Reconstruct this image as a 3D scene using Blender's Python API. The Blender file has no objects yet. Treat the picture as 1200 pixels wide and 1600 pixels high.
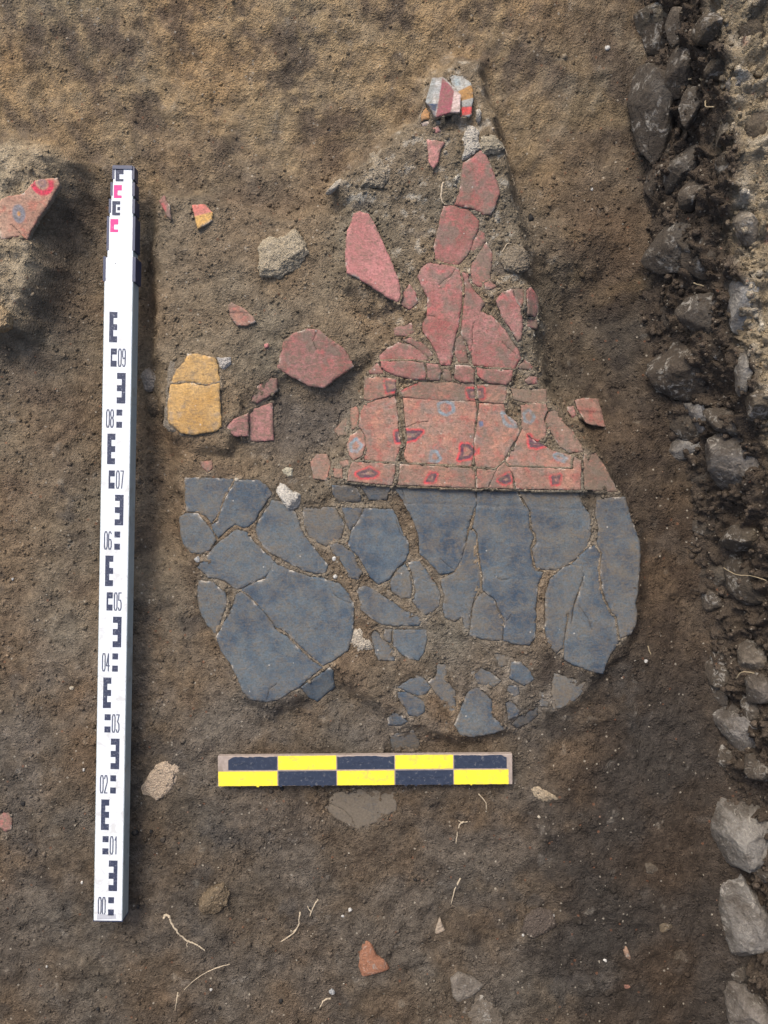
import bpy, bmesh, math, random
import numpy as np
from mathutils import Vector, Matrix
from mathutils.geometry import delaunay_2d_cdt

random.seed(7)
rng = np.random.default_rng(7)
S = bpy.context.scene
COL = S.collection
R = math.radians

# ---------------------------------------------------------------- camera, sky, sun, exposure
CAM_H = 1.31            # the lens looks straight down from 1.31 m above the plaster
PXM = 915.0             # survey pixels per metre on the plane z = 0
cam = bpy.data.cameras.new('camera'); cam.sensor_fit = 'VERTICAL'
cam.angle = 2 * math.atan(800.0 / PXM / CAM_H)
cam.clip_start = 0.01; cam.clip_end = 200
camo = bpy.data.objects.new('camera', cam); COL.objects.link(camo)
camo.location = (0, 0, CAM_H); S.camera = camo

SUN_EL, SUN_AZ = 50.0, 116.0   # direction the light comes from, azimuth counter-clockwise from +X
w = bpy.data.worlds.new('World'); S.world = w; w.use_nodes = True
nt = w.node_tree
sky = nt.nodes.new('ShaderNodeTexSky'); sky.sky_type = 'NISHITA'; sky.sun_disc = False
sky.sun_elevation = R(SUN_EL); sky.sun_rotation = R(90 - SUN_AZ)
sky.air_density = 1.0; sky.dust_density = 4.0; sky.ozone_density = 0.6
bg = nt.nodes['Background']; bg.inputs['Strength'].default_value = 0.15
nt.links.new(sky.outputs[0], bg.inputs['Color'])
sl = bpy.data.lights.new('sun', 'SUN'); sl.energy = 1.15; sl.angle = R(22); sl.color = (1.0, 0.93, 0.82)
so = bpy.data.objects.new('sun', sl); COL.objects.link(so)
d = Vector((math.cos(R(SUN_EL)) * math.cos(R(SUN_AZ)), math.cos(R(SUN_EL)) * math.sin(R(SUN_AZ)), math.sin(R(SUN_EL))))
so.rotation_euler = d.to_track_quat('Z', 'Y').to_euler(); so.location = d * 5
S.view_settings.view_transform = 'Standard'; S.view_settings.look = 'None'
S.view_settings.exposure = 0.73; S.view_settings.gamma = 1; S.view_settings.use_curve_mapping = False

# ---------------------------------------------------------------- survey: plan coordinates to metres
SQ = dict(P=(0, 0, 1), A=(280, 730, 4.8), B=(300, 910, 4.8), C=(500, 740, 4.8), D=(530, 900, 4.8), E=(720, 740, 4), F=(720, 920, 4),
          G=(560, 1000, 4), H=(470, 560, 4), I=(690, 560, 4), J=(560, 400, 4), K=(630, 90, 6), L=(630, 220, 5), M=(240, 440, 3.529),
          N=(390, 280, 4.8), O=(0, 230, 7.5), Q=(240, 700, 2.857), T=(400, 1200, 2.1818), U=(0, 1100, 2.667), V=(0, 200, 2.5), X=(320, 1140, 2.308),
          Y=(400, 80, 2.4), Ra=(900, 0, 4), Rb=(900, 350, 4), Rc=(900, 700, 4), Rd=(900, 1000, 2.667))
def pl(*chunks):
    out = []
    for i in range(0, len(chunks), 2):
        ox, oy, f = SQ[chunks[i]]
        out += [(ox + u / f, oy + v / f) for u, v in chunks[i + 1]]
    return np.array(out, float)
def W(p, z=0.0):
    p = np.asarray(p, float); k = (1 - z / CAM_H) / PXM
    return np.stack([(p[..., 0] - 600) * k, (800 - p[..., 1]) * k], -1)
def P(x, y):            # metres back to plan units on z = 0
    return x * PXM + 600, 800 - y * PXM

# ---------------------------------------------------------------- numeric helpers
def smooth(t): t = np.clip(t, 0, 1); return t * t * (3 - 2 * t)
def mix(a, b, t): return a + (b - a) * t
def _perm(seed):
    r = np.random.default_rng(seed); p = r.permutation(256); return np.concatenate([p, p, p])
_G2 = np.array([(math.cos(a), math.sin(a)) for a in np.linspace(0, 2 * math.pi, 16, endpoint=False)])
_PC = {}
def perlin2(x, y, seed=0):
    p = _PC.setdefault(seed, _perm(seed))
    xi = np.floor(x).astype(int); yi = np.floor(y).astype(int); xf = x - xi; yf = y - yi; xi &= 255; yi &= 255
    u = xf ** 3 * (xf * (xf * 6 - 15) + 10); v = yf ** 3 * (yf * (yf * 6 - 15) + 10)
    def g(ix, iy, fx, fy):
        h = p[p[ix & 255] + (iy & 255)] & 15; return _G2[h, 0] * fx + _G2[h, 1] * fy
    a = mix(g(xi, yi, xf, yf), g(xi + 1, yi, xf - 1, yf), u); b = mix(g(xi, yi + 1, xf, yf - 1), g(xi + 1, yi + 1, xf - 1, yf - 1), u)
    return mix(a, b, v) * 1.5
_G3 = np.array([(1,1,0),(-1,1,0),(1,-1,0),(-1,-1,0),(1,0,1),(-1,0,1),(1,0,-1),(-1,0,-1),(0,1,1),(0,-1,1),(0,1,-1),(0,-1,-1),(1,1,0),(0,-1,1),(-1,1,0),(0,-1,-1)], float)
def perlin3(q, seed=0):
    p = _PC.setdefault(seed, _perm(seed)); f0 = np.floor(q).astype(int); f = q - f0; i = f0 & 255
    u = f ** 3 * (f * (f * 6 - 15) + 10)
    def g(a, b, c):
        h = p[p[p[(i[:, 0] + a) & 255] + ((i[:, 1] + b) & 255)] + ((i[:, 2] + c) & 255)] & 15
        return (_G3[h] * (f - np.array((a, b, c)))).sum(1)
    x0 = mix(g(0, 0, 0), g(1, 0, 0), u[:, 0]); x1 = mix(g(0, 1, 0), g(1, 1, 0), u[:, 0])
    x2 = mix(g(0, 0, 1), g(1, 0, 1), u[:, 0]); x3 = mix(g(0, 1, 1), g(1, 1, 1), u[:, 0])
    return mix(mix(x0, x1, u[:, 1]), mix(x2, x3, u[:, 1]), u[:, 2])
def fbm2(x, y, scale, octs=4, seed=0, gain=0.5):
    o = 0; a = 1; t = 0
    for k in range(octs):
        o = o + a * perlin2(x * scale + 7.3 * k, y * scale - 3.1 * k, seed + k); t += a; a *= gain; scale *= 2.03
    return o / t
def fbm3(q, scale, octs=4, seed=0, gain=0.5):
    o = 0; a = 1; t = 0
    for k in range(octs):
        o = o + a * perlin3(q * scale + 5.7 * k, seed + k); t += a; a *= gain; scale *= 2.03
    return o / t
def sdf(poly, x, y):    # signed distance, negative inside
    d2 = np.full(x.shape, 1e9); ins = np.zeros(x.shape, bool); n = len(poly)
    for i in range(n):
        ax, ay = poly[i]; bx, by = poly[(i + 1) % n]; ex, ey = bx - ax, by - ay; l2 = ex * ex + ey * ey + 1e-12
        t = np.clip(((x - ax) * ex + (y - ay) * ey) / l2, 0, 1)
        d2 = np.minimum(d2, (x - ax - t * ex) ** 2 + (y - ay - t * ey) ** 2)
        if ay != by:
            ins ^= ((ay > y) != (by > y)) & (x < ex * (y - ay) / ey + ax)
    d = np.sqrt(d2); return np.where(ins, -d, d)

# ---------------------------------------------------------------- object helpers
def tag(o, label=None, cat=None, group=None, kind=None):
    for k, v in (('label', label), ('category', cat), ('group', group), ('kind', kind)):
        if v: o[k] = v
    return o
def empty(name, loc=(0, 0, 0)):
    o = bpy.data.objects.new(name, None); COL.objects.link(o); o.location = loc; o.empty_display_size = 0.02; return o
def mesh_obj(name, V, F, mat, parent=None, loc=(0, 0, 0), col=None, smooth_=True):
    me = bpy.data.meshes.new(name)
    V = np.asarray(V, float)
    if isinstance(F, np.ndarray):
        k = F.shape[1]; me.vertices.add(len(V)); me.vertices.foreach_set('co', V.ravel())
        me.loops.add(F.size); me.loops.foreach_set('vertex_index', F.ravel().astype(np.int32))
        me.polygons.add(len(F)); me.polygons.foreach_set('loop_start', np.arange(0, F.size, k, dtype=np.int32))
        me.update(calc_edges=True)
    else:
        me.from_pydata([tuple(v) for v in V], [], F)
    if col is not None:
        a = me.attributes.new('Col', 'FLOAT_COLOR', 'POINT'); c = np.ones((len(V), 4)); c[:, :col.shape[1]] = col; a.data.foreach_set('color', c.ravel().astype(np.float32))
    if smooth_: me.polygons.foreach_set('use_smooth', np.ones(len(me.polygons), bool))
    me.materials.append(mat)
    o = bpy.data.objects.new(name, me); COL.objects.link(o); o.location = loc
    if parent: o.parent = parent
    return o
def box(x0, x1, y0, y1, z0, z1):
    V = [(x, y, z) for z in (z0, z1) for x, y in ((x0, y0), (x1, y0), (x1, y1), (x0, y1))]
    F = [(3, 2, 1, 0), (4, 5, 6, 7), (0, 1, 5, 4), (1, 2, 6, 5), (2, 3, 7, 6), (3, 0, 4, 7)]
    return V, F
def join(parts):
    V, F = [], []
    for v, f in parts:
        n = len(V); V += list(v); F += [tuple(i + n for i in q) for q in f]
    return V, F
def bevel_obj(o, wd=0.0008, seg=2):
    bm = bmesh.new(); bm.from_mesh(o.data); bmesh.ops.bevel(bm, geom=bm.edges[:], offset=wd, segments=seg, affect='EDGES', profile=0.5)
    bm.to_mesh(o.data); bm.free(); return o

# ---------------------------------------------------------------- materials
def new_mat(name):
    m = bpy.data.materials.new(name); m.use_nodes = True; t = m.node_tree; b = t.nodes['Principled BSDF']
    return m, t, b
def N(t, kind, **kw):
    n = t.nodes.new(kind)
    for k, v in kw.items():
        if k in n.inputs: n.inputs[k].default_value = v
        else: setattr(n, k, v)
    return n
def mth(t, op, a, b=None, clamp=False):
    n = t.nodes.new('ShaderNodeMath'); n.operation = op; n.use_clamp = clamp
    for i, v in enumerate((a, b)):
        if v is None: continue
        if isinstance(v, (int, float)): n.inputs[i].default_value = v
        else: t.links.new(v, n.inputs[i])
    return n.outputs[0]
def mixc(t, fac, a, b, blend='MIX'):
    n = t.nodes.new('ShaderNodeMix'); n.data_type = 'RGBA'; n.blend_type = blend
    for s, v in ((n.inputs[0], fac), (n.inputs[6], a), (n.inputs[7], b)):
        if isinstance(v, (int, float)): s.default_value = v
        elif isinstance(v, tuple): s.default_value = (*v, 1)
        else: t.links.new(v, s)
    return n.outputs[2]
def ramp(t, x, lo, hi):
    n = t.nodes.new('ShaderNodeMapRange'); n.interpolation_type = 'SMOOTHSTEP'
    t.links.new(x, n.inputs[0]); n.inputs[1].default_value = lo; n.inputs[2].default_value = hi; return n.outputs[0]
def coords(t, rnd=True):
    c = t.nodes.new('ShaderNodeTexCoord').outputs['Object']
    if rnd:
        i = t.nodes.new('ShaderNodeObjectInfo'); s = N(t, 'ShaderNodeVectorMath', operation='SCALE'); s.inputs[0].default_value = (3.1, 5.7, 1.3)
        t.links.new(i.outputs['Random'], s.inputs['Scale']); a = N(t, 'ShaderNodeVectorMath', operation='ADD')
        t.links.new(c, a.inputs[0]); t.links.new(s.outputs[0], a.inputs[1]); c = a.outputs[0]
    return c
def noise(t, c, sc, det=4, rough=0.55, dist=0.0):
    n = N(t, 'ShaderNodeTexNoise', Scale=sc, Detail=det, Roughness=rough, Distortion=dist); t.links.new(c, n.inputs['Vector']); return n.outputs['Fac']
def voro(t, c, sc, out='Distance', feat='F1'):
    n = N(t, 'ShaderNodeTexVoronoi', Scale=sc, feature=feat); t.links.new(c, n.inputs['Vector']); return n.outputs[out]
def attr(t, name='Col'):
    n = t.nodes.new('ShaderNodeAttribute'); n.attribute_name = name; return n
def bump(t, b, h, strength, dist):
    n = N(t, 'ShaderNodeBump', Strength=strength, Distance=dist); t.links.new(h, n.inputs['Height']); t.links.new(n.outputs[0], b.inputs['Normal'])

def soil_material(name, lime=0.5, grain=1.0):
    m, t, b = new_mat(name); c = coords(t, False); a = attr(t)
    n1 = noise(t, c, 190, 6, 0.65); n2 = noise(t, c, 620, 3, 0.6); v1 = voro(t, c, 330)
    k = mth(t, 'ADD', mth(t, 'MULTIPLY', n1, 1.1 * grain), mth(t, 'MULTIPLY', n2, 0.9 * grain)); k = mth(t, 'SUBTRACT', k, grain - 1.0)
    col = mixc(t, 1.0, a.outputs['Color'], k, 'MULTIPLY')
    # grains of lime and brick grit
    vc = N(t, 'ShaderNodeTexVoronoi', Scale=150.0); t.links.new(c, vc.inputs['Vector'])
    sx = N(t, 'ShaderNodeSeparateColor'); t.links.new(vc.outputs['Color'], sx.inputs[0])
    sel = mth(t, 'MULTIPLY', mth(t, 'GREATER_THAN', sx.outputs[0], 1 - 0.05 * lime), mth(t, 'LESS_THAN', vc.outputs['Distance'], 0.28))
    col = mixc(t, mth(t, 'MULTIPLY', sel, 0.55), col, (0.42, 0.37, 0.29))
    sel2 = mth(t, 'MULTIPLY', mth(t, 'GREATER_THAN', sx.outputs[1], 0.985), mth(t, 'LESS_THAN', vc.outputs['Distance'], 0.35))
    col = mixc(t, mth(t, 'MULTIPLY', sel2, 0.5), col, (0.20, 0.09, 0.05))
    t.links.new(col, b.inputs['Base Color']); b.inputs['Roughness'].default_value = 0.96; b.inputs['Specular IOR Level'].default_value = 0.15
    v2 = voro(t, c, 620); v3 = voro(t, c, 210); n6 = noise(t, c, 60, 3, 0.5)
    g1 = mth(t, 'MULTIPLY', mth(t, 'SUBTRACT', 0.55, v3, True), mth(t, 'MULTIPLY', ramp(t, n6, 0.42, 0.62), 1.6))
    h = mth(t, 'ADD', mth(t, 'ADD', mth(t, 'MULTIPLY', n1, 0.35), mth(t, 'MULTIPLY', n2, 0.55)), mth(t, 'ADD', g1, mth(t, 'SUBTRACT', 0.0, mth(t, 'ADD', mth(t, 'MULTIPLY', v1, 0.55), mth(t, 'MULTIPLY', v2, 0.4)))))
    bump(t, b, h, 1.0, 0.0030); return m
def fragment_material():
    m, t, b = new_mat('painted plaster'); c = coords(t); a = attr(t)
    n1 = noise(t, c, 38, 8, 0.68, 0.5); n2 = noise(t, c, 330, 4, 0.65); n3 = noise(t, c, 120, 6, 0.72, 0.6); n4 = noise(t, c, 11, 4, 0.6, 0.3)
    base = mixc(t, 1.0, a.outputs['Color'], mth(t, 'ADD', mth(t, 'ADD', mth(t, 'MULTIPLY', n1, 0.7), mth(t, 'MULTIPLY', n2, 1.1)), 0.1), 'MULTIPLY')
    mp = N(t, 'ShaderNodeMapping'); mp.inputs['Scale'].default_value = (1.0, 3.2, 1.0); mp.inputs['Rotation'].default_value = (0, 0, 0.25); t.links.new(c, mp.inputs['Vector']); n7 = noise(t, mp.outputs[0], 95, 7, 0.75, 0.8)
    f = mth(t, 'ADD', mth(t, 'MULTIPLY', mth(t, 'SUBTRACT', n1, 0.5), 1.3), mth(t, 'MULTIPLY', mth(t, 'SUBTRACT', n3, 0.5), 2.2))
    f = mth(t, 'ADD', f, mth(t, 'ADD', mth(t, 'MULTIPLY', mth(t, 'SUBTRACT', n4, 0.5), 0.7), mth(t, 'MULTIPLY', mth(t, 'SUBTRACT', n7, 0.5), 2.0)))
    f = mth(t, 'ADD', f, mth(t, 'SUBTRACT', mth(t, 'MULTIPLY', a.outputs['Alpha'], 1.35), 0.22)); f = mth(t, 'MULTIPLY', f, 0.9, True)
    f = mth(t, 'MINIMUM', f, 0.88)
    soil = mixc(t, n2, (0.095, 0.076, 0.054), (0.215, 0.178, 0.132))
    col = mixc(t, f, base, soil)
    # pits and stray soil grains
    pit = ramp(t, noise(t, c, 190, 4, 0.6), 0.60, 0.70); col = mixc(t, mth(t, 'MULTIPLY', pit, 0.5), col, (0.07, 0.055, 0.042))
    vc = N(t, 'ShaderNodeTexVoronoi', Scale=120.0); t.links.new(c, vc.inputs['Vector'])
    sx = N(t, 'ShaderNodeSeparateColor'); t.links.new(vc.outputs['Color'], sx.inputs[0])
    sel = mth(t, 'MULTIPLY', mth(t, 'GREATER_THAN', sx.outputs[0], 0.985), mth(t, 'LESS_THAN', vc.outputs['Distance'], 0.18))
    col = mixc(t, mth(t, 'MULTIPLY', sel, 0.6), col, (0.45, 0.42, 0.37))
    t.links.new(col, b.inputs['Base Color']); b.inputs['Roughness'].default_value = 0.95; b.inputs['Specular IOR Level'].default_value = 0.12
    bump(t, b, mth(t, 'ADD', mth(t, 'ADD', mth(t, 'MULTIPLY', n2, 0.9), n3), mth(t, 'MULTIPLY', f, 0.6)), 0.6, 0.0014); return m
def stone_material():
    m, t, b = new_mat('encrusted stone'); c = coords(t); a = attr(t)
    n1 = noise(t, c, 28, 7, 0.65, 0.5); n2 = noise(t, c, 260, 5, 0.65); n3 = noise(t, c, 75, 6, 0.7, 1.0)
    base = mixc(t, 1.0, a.outputs['Color'], mth(t, 'ADD', mth(t, 'MULTIPLY', n1, 1.0), mth(t, 'MULTIPLY', n2, 0.9)), 'MULTIPLY')
    soil = mixc(t, n2, (0.030, 0.024, 0.018), (0.095, 0.074, 0.054))
    f = mth(t, 'ADD', mth(t, 'ADD', mth(t, 'MULTIPLY', mth(t, 'SUBTRACT', n1, 0.5), 3.0), mth(t, 'MULTIPLY', mth(t, 'SUBTRACT', n3, 0.5), 1.5)), mth(t, 'SUBTRACT', mth(t, 'MULTIPLY', a.outputs['Alpha'], 1.6), 0.25), True)
    col = mixc(t, mth(t, 'MULTIPLY', f, 0.85), base, soil)
    n5 = noise(t, c, 17, 6, 0.6, 0.8); rid = mth(t, 'ABSOLUTE', mth(t, 'SUBTRACT', n5, 0.5)); n8 = noise(t, c, 34, 4, 0.6, 0.4)
    gate = ramp(t, n8, 0.47, 0.60)
    col = mixc(t, mth(t, 'MULTIPLY', mth(t, 'MULTIPLY', ramp(t, n3, 0.50, 0.60), gate), 0.62), col, (0.43, 0.40, 0.345))
    col = mixc(t, mth(t, 'MULTIPLY', mth(t, 'MULTIPLY', mth(t, 'SUBTRACT', 1.0, ramp(t, rid, 0.0, 0.014)), gate), 0.22), col, (0.46, 0.43, 0.37))
    vc = N(t, 'ShaderNodeTexVoronoi', Scale=140.0); t.links.new(c, vc.inputs['Vector'])
    sx = N(t, 'ShaderNodeSeparateColor'); t.links.new(vc.outputs['Color'], sx.inputs[0])
    sel = mth(t, 'MULTIPLY', mth(t, 'GREATER_THAN', sx.outputs[0], 0.985), mth(t, 'LESS_THAN', vc.outputs['Distance'], 0.25))
    col = mixc(t, mth(t, 'MULTIPLY', sel, 0.5), col, (0.4, 0.37, 0.32))
    t.links.new(col, b.inputs['Base Color']); b.inputs['Roughness'].default_value = 0.9; b.inputs['Specular IOR Level'].default_value = 0.3
    bump(t, b, mth(t, 'ADD', mth(t, 'MULTIPLY', n2, 1.0), mth(t, 'MULTIPLY', n3, 1.6)), 1.0, 0.004); return m
def plain(name, rgb, rough=0.6, var=0.2, sc=120, bstr=0.3, spec=0.3, dirt=0.0, dirtsc=30, dcol=(0.16, 0.125, 0.09)):
    m, t, b = new_mat(name); c = coords(t); n1 = noise(t, c, sc, 5, 0.6); n2 = noise(t, c, dirtsc, 7, 0.7, 0.6)
    col = mixc(t, 1.0, rgb, mth(t, 'ADD', mth(t, 'MULTIPLY', n1, 2 * var), 1 - var), 'MULTIPLY')
    if dirt > 0: col = mixc(t, mth(t, 'MULTIPLY', ramp(t, n2, 0.58 - 0.24 * dirt, 0.72 - 0.22 * dirt), min(1, dirt + 0.25)), col, dcol)
    t.links.new(col, b.inputs['Base Color']); b.inputs['Roughness'].default_value = rough; b.inputs['Specular IOR Level'].default_value = spec
    bump(t, b, n1, bstr, 0.0006); return m
M_soil = soil_material('trench soil', lime=0.7, grain=1.25); M_core = soil_material('mortar rubble', lime=2.6, grain=1.35)
M_frag = fragment_material(); M_stone = stone_material()
M_root = plain('dry root', (0.46, 0.38, 0.27), 0.9, 0.3, 500, 0.8, dirt=0.35, dirtsc=160)
M_white = plain('white enamel', (0.66, 0.69, 0.71), 0.45, 0.06, 60, 0.08, 0.4, dirt=0.34, dirtsc=48, dcol=(0.47, 0.46, 0.42))
M_alu = plain('aluminium edge', (0.36, 0.42, 0.42), 0.5, 0.12, 90, 0.15, 0.5, dirt=0.2)
M_ink = plain('staff ink', (0.035, 0.042, 0.075), 0.6, 0.3, 300, 0.1, dirt=0.20, dirtsc=330, dcol=(0.42, 0.44, 0.48))
M_pink = plain('pink ink', (0.78, 0.05, 0.22), 0.6, 0.15, 300, 0.1, dirt=0.08, dirtsc=200, dcol=(0.75, 0.5, 0.55))
M_num = plain('numeral ink', (0.07, 0.08, 0.12), 0.6, 0.3, 300, 0.1)
M_cap = plain('navy plastic', (0.03, 0.04, 0.085), 0.45, 0.2, 200, 0.2, 0.4, dirt=0.15)
M_wood = plain('grey wood', (0.33, 0.27, 0.23), 0.85, 0.35, 150, 0.6, dirt=0.25)
M_yel = plain('yellow paint', (0.82, 0.66, 0.045), 0.6, 0.08, 90, 0.4, dirt=0.30, dirtsc=70, dcol=(0.46, 0.36, 0.13))
M_navy = plain('navy paint', (0.026, 0.036, 0.062), 0.55, 0.35, 160, 0.9, dirt=0.13, dirtsc=160, dcol=(0.3, 0.28, 0.26))
M_char = plain('charcoal', (0.016, 0.015, 0.014), 0.7, 0.4, 500, 1.0, 0.25, dirt=0.25)
# ---------------------------------------------------------------- plan of the plaster fragments (traced squares of the survey)
GB, GR, GM = 'blue painted plaster fragments', 'red painted plaster fragments', 'painted stucco moulding fragments'
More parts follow.
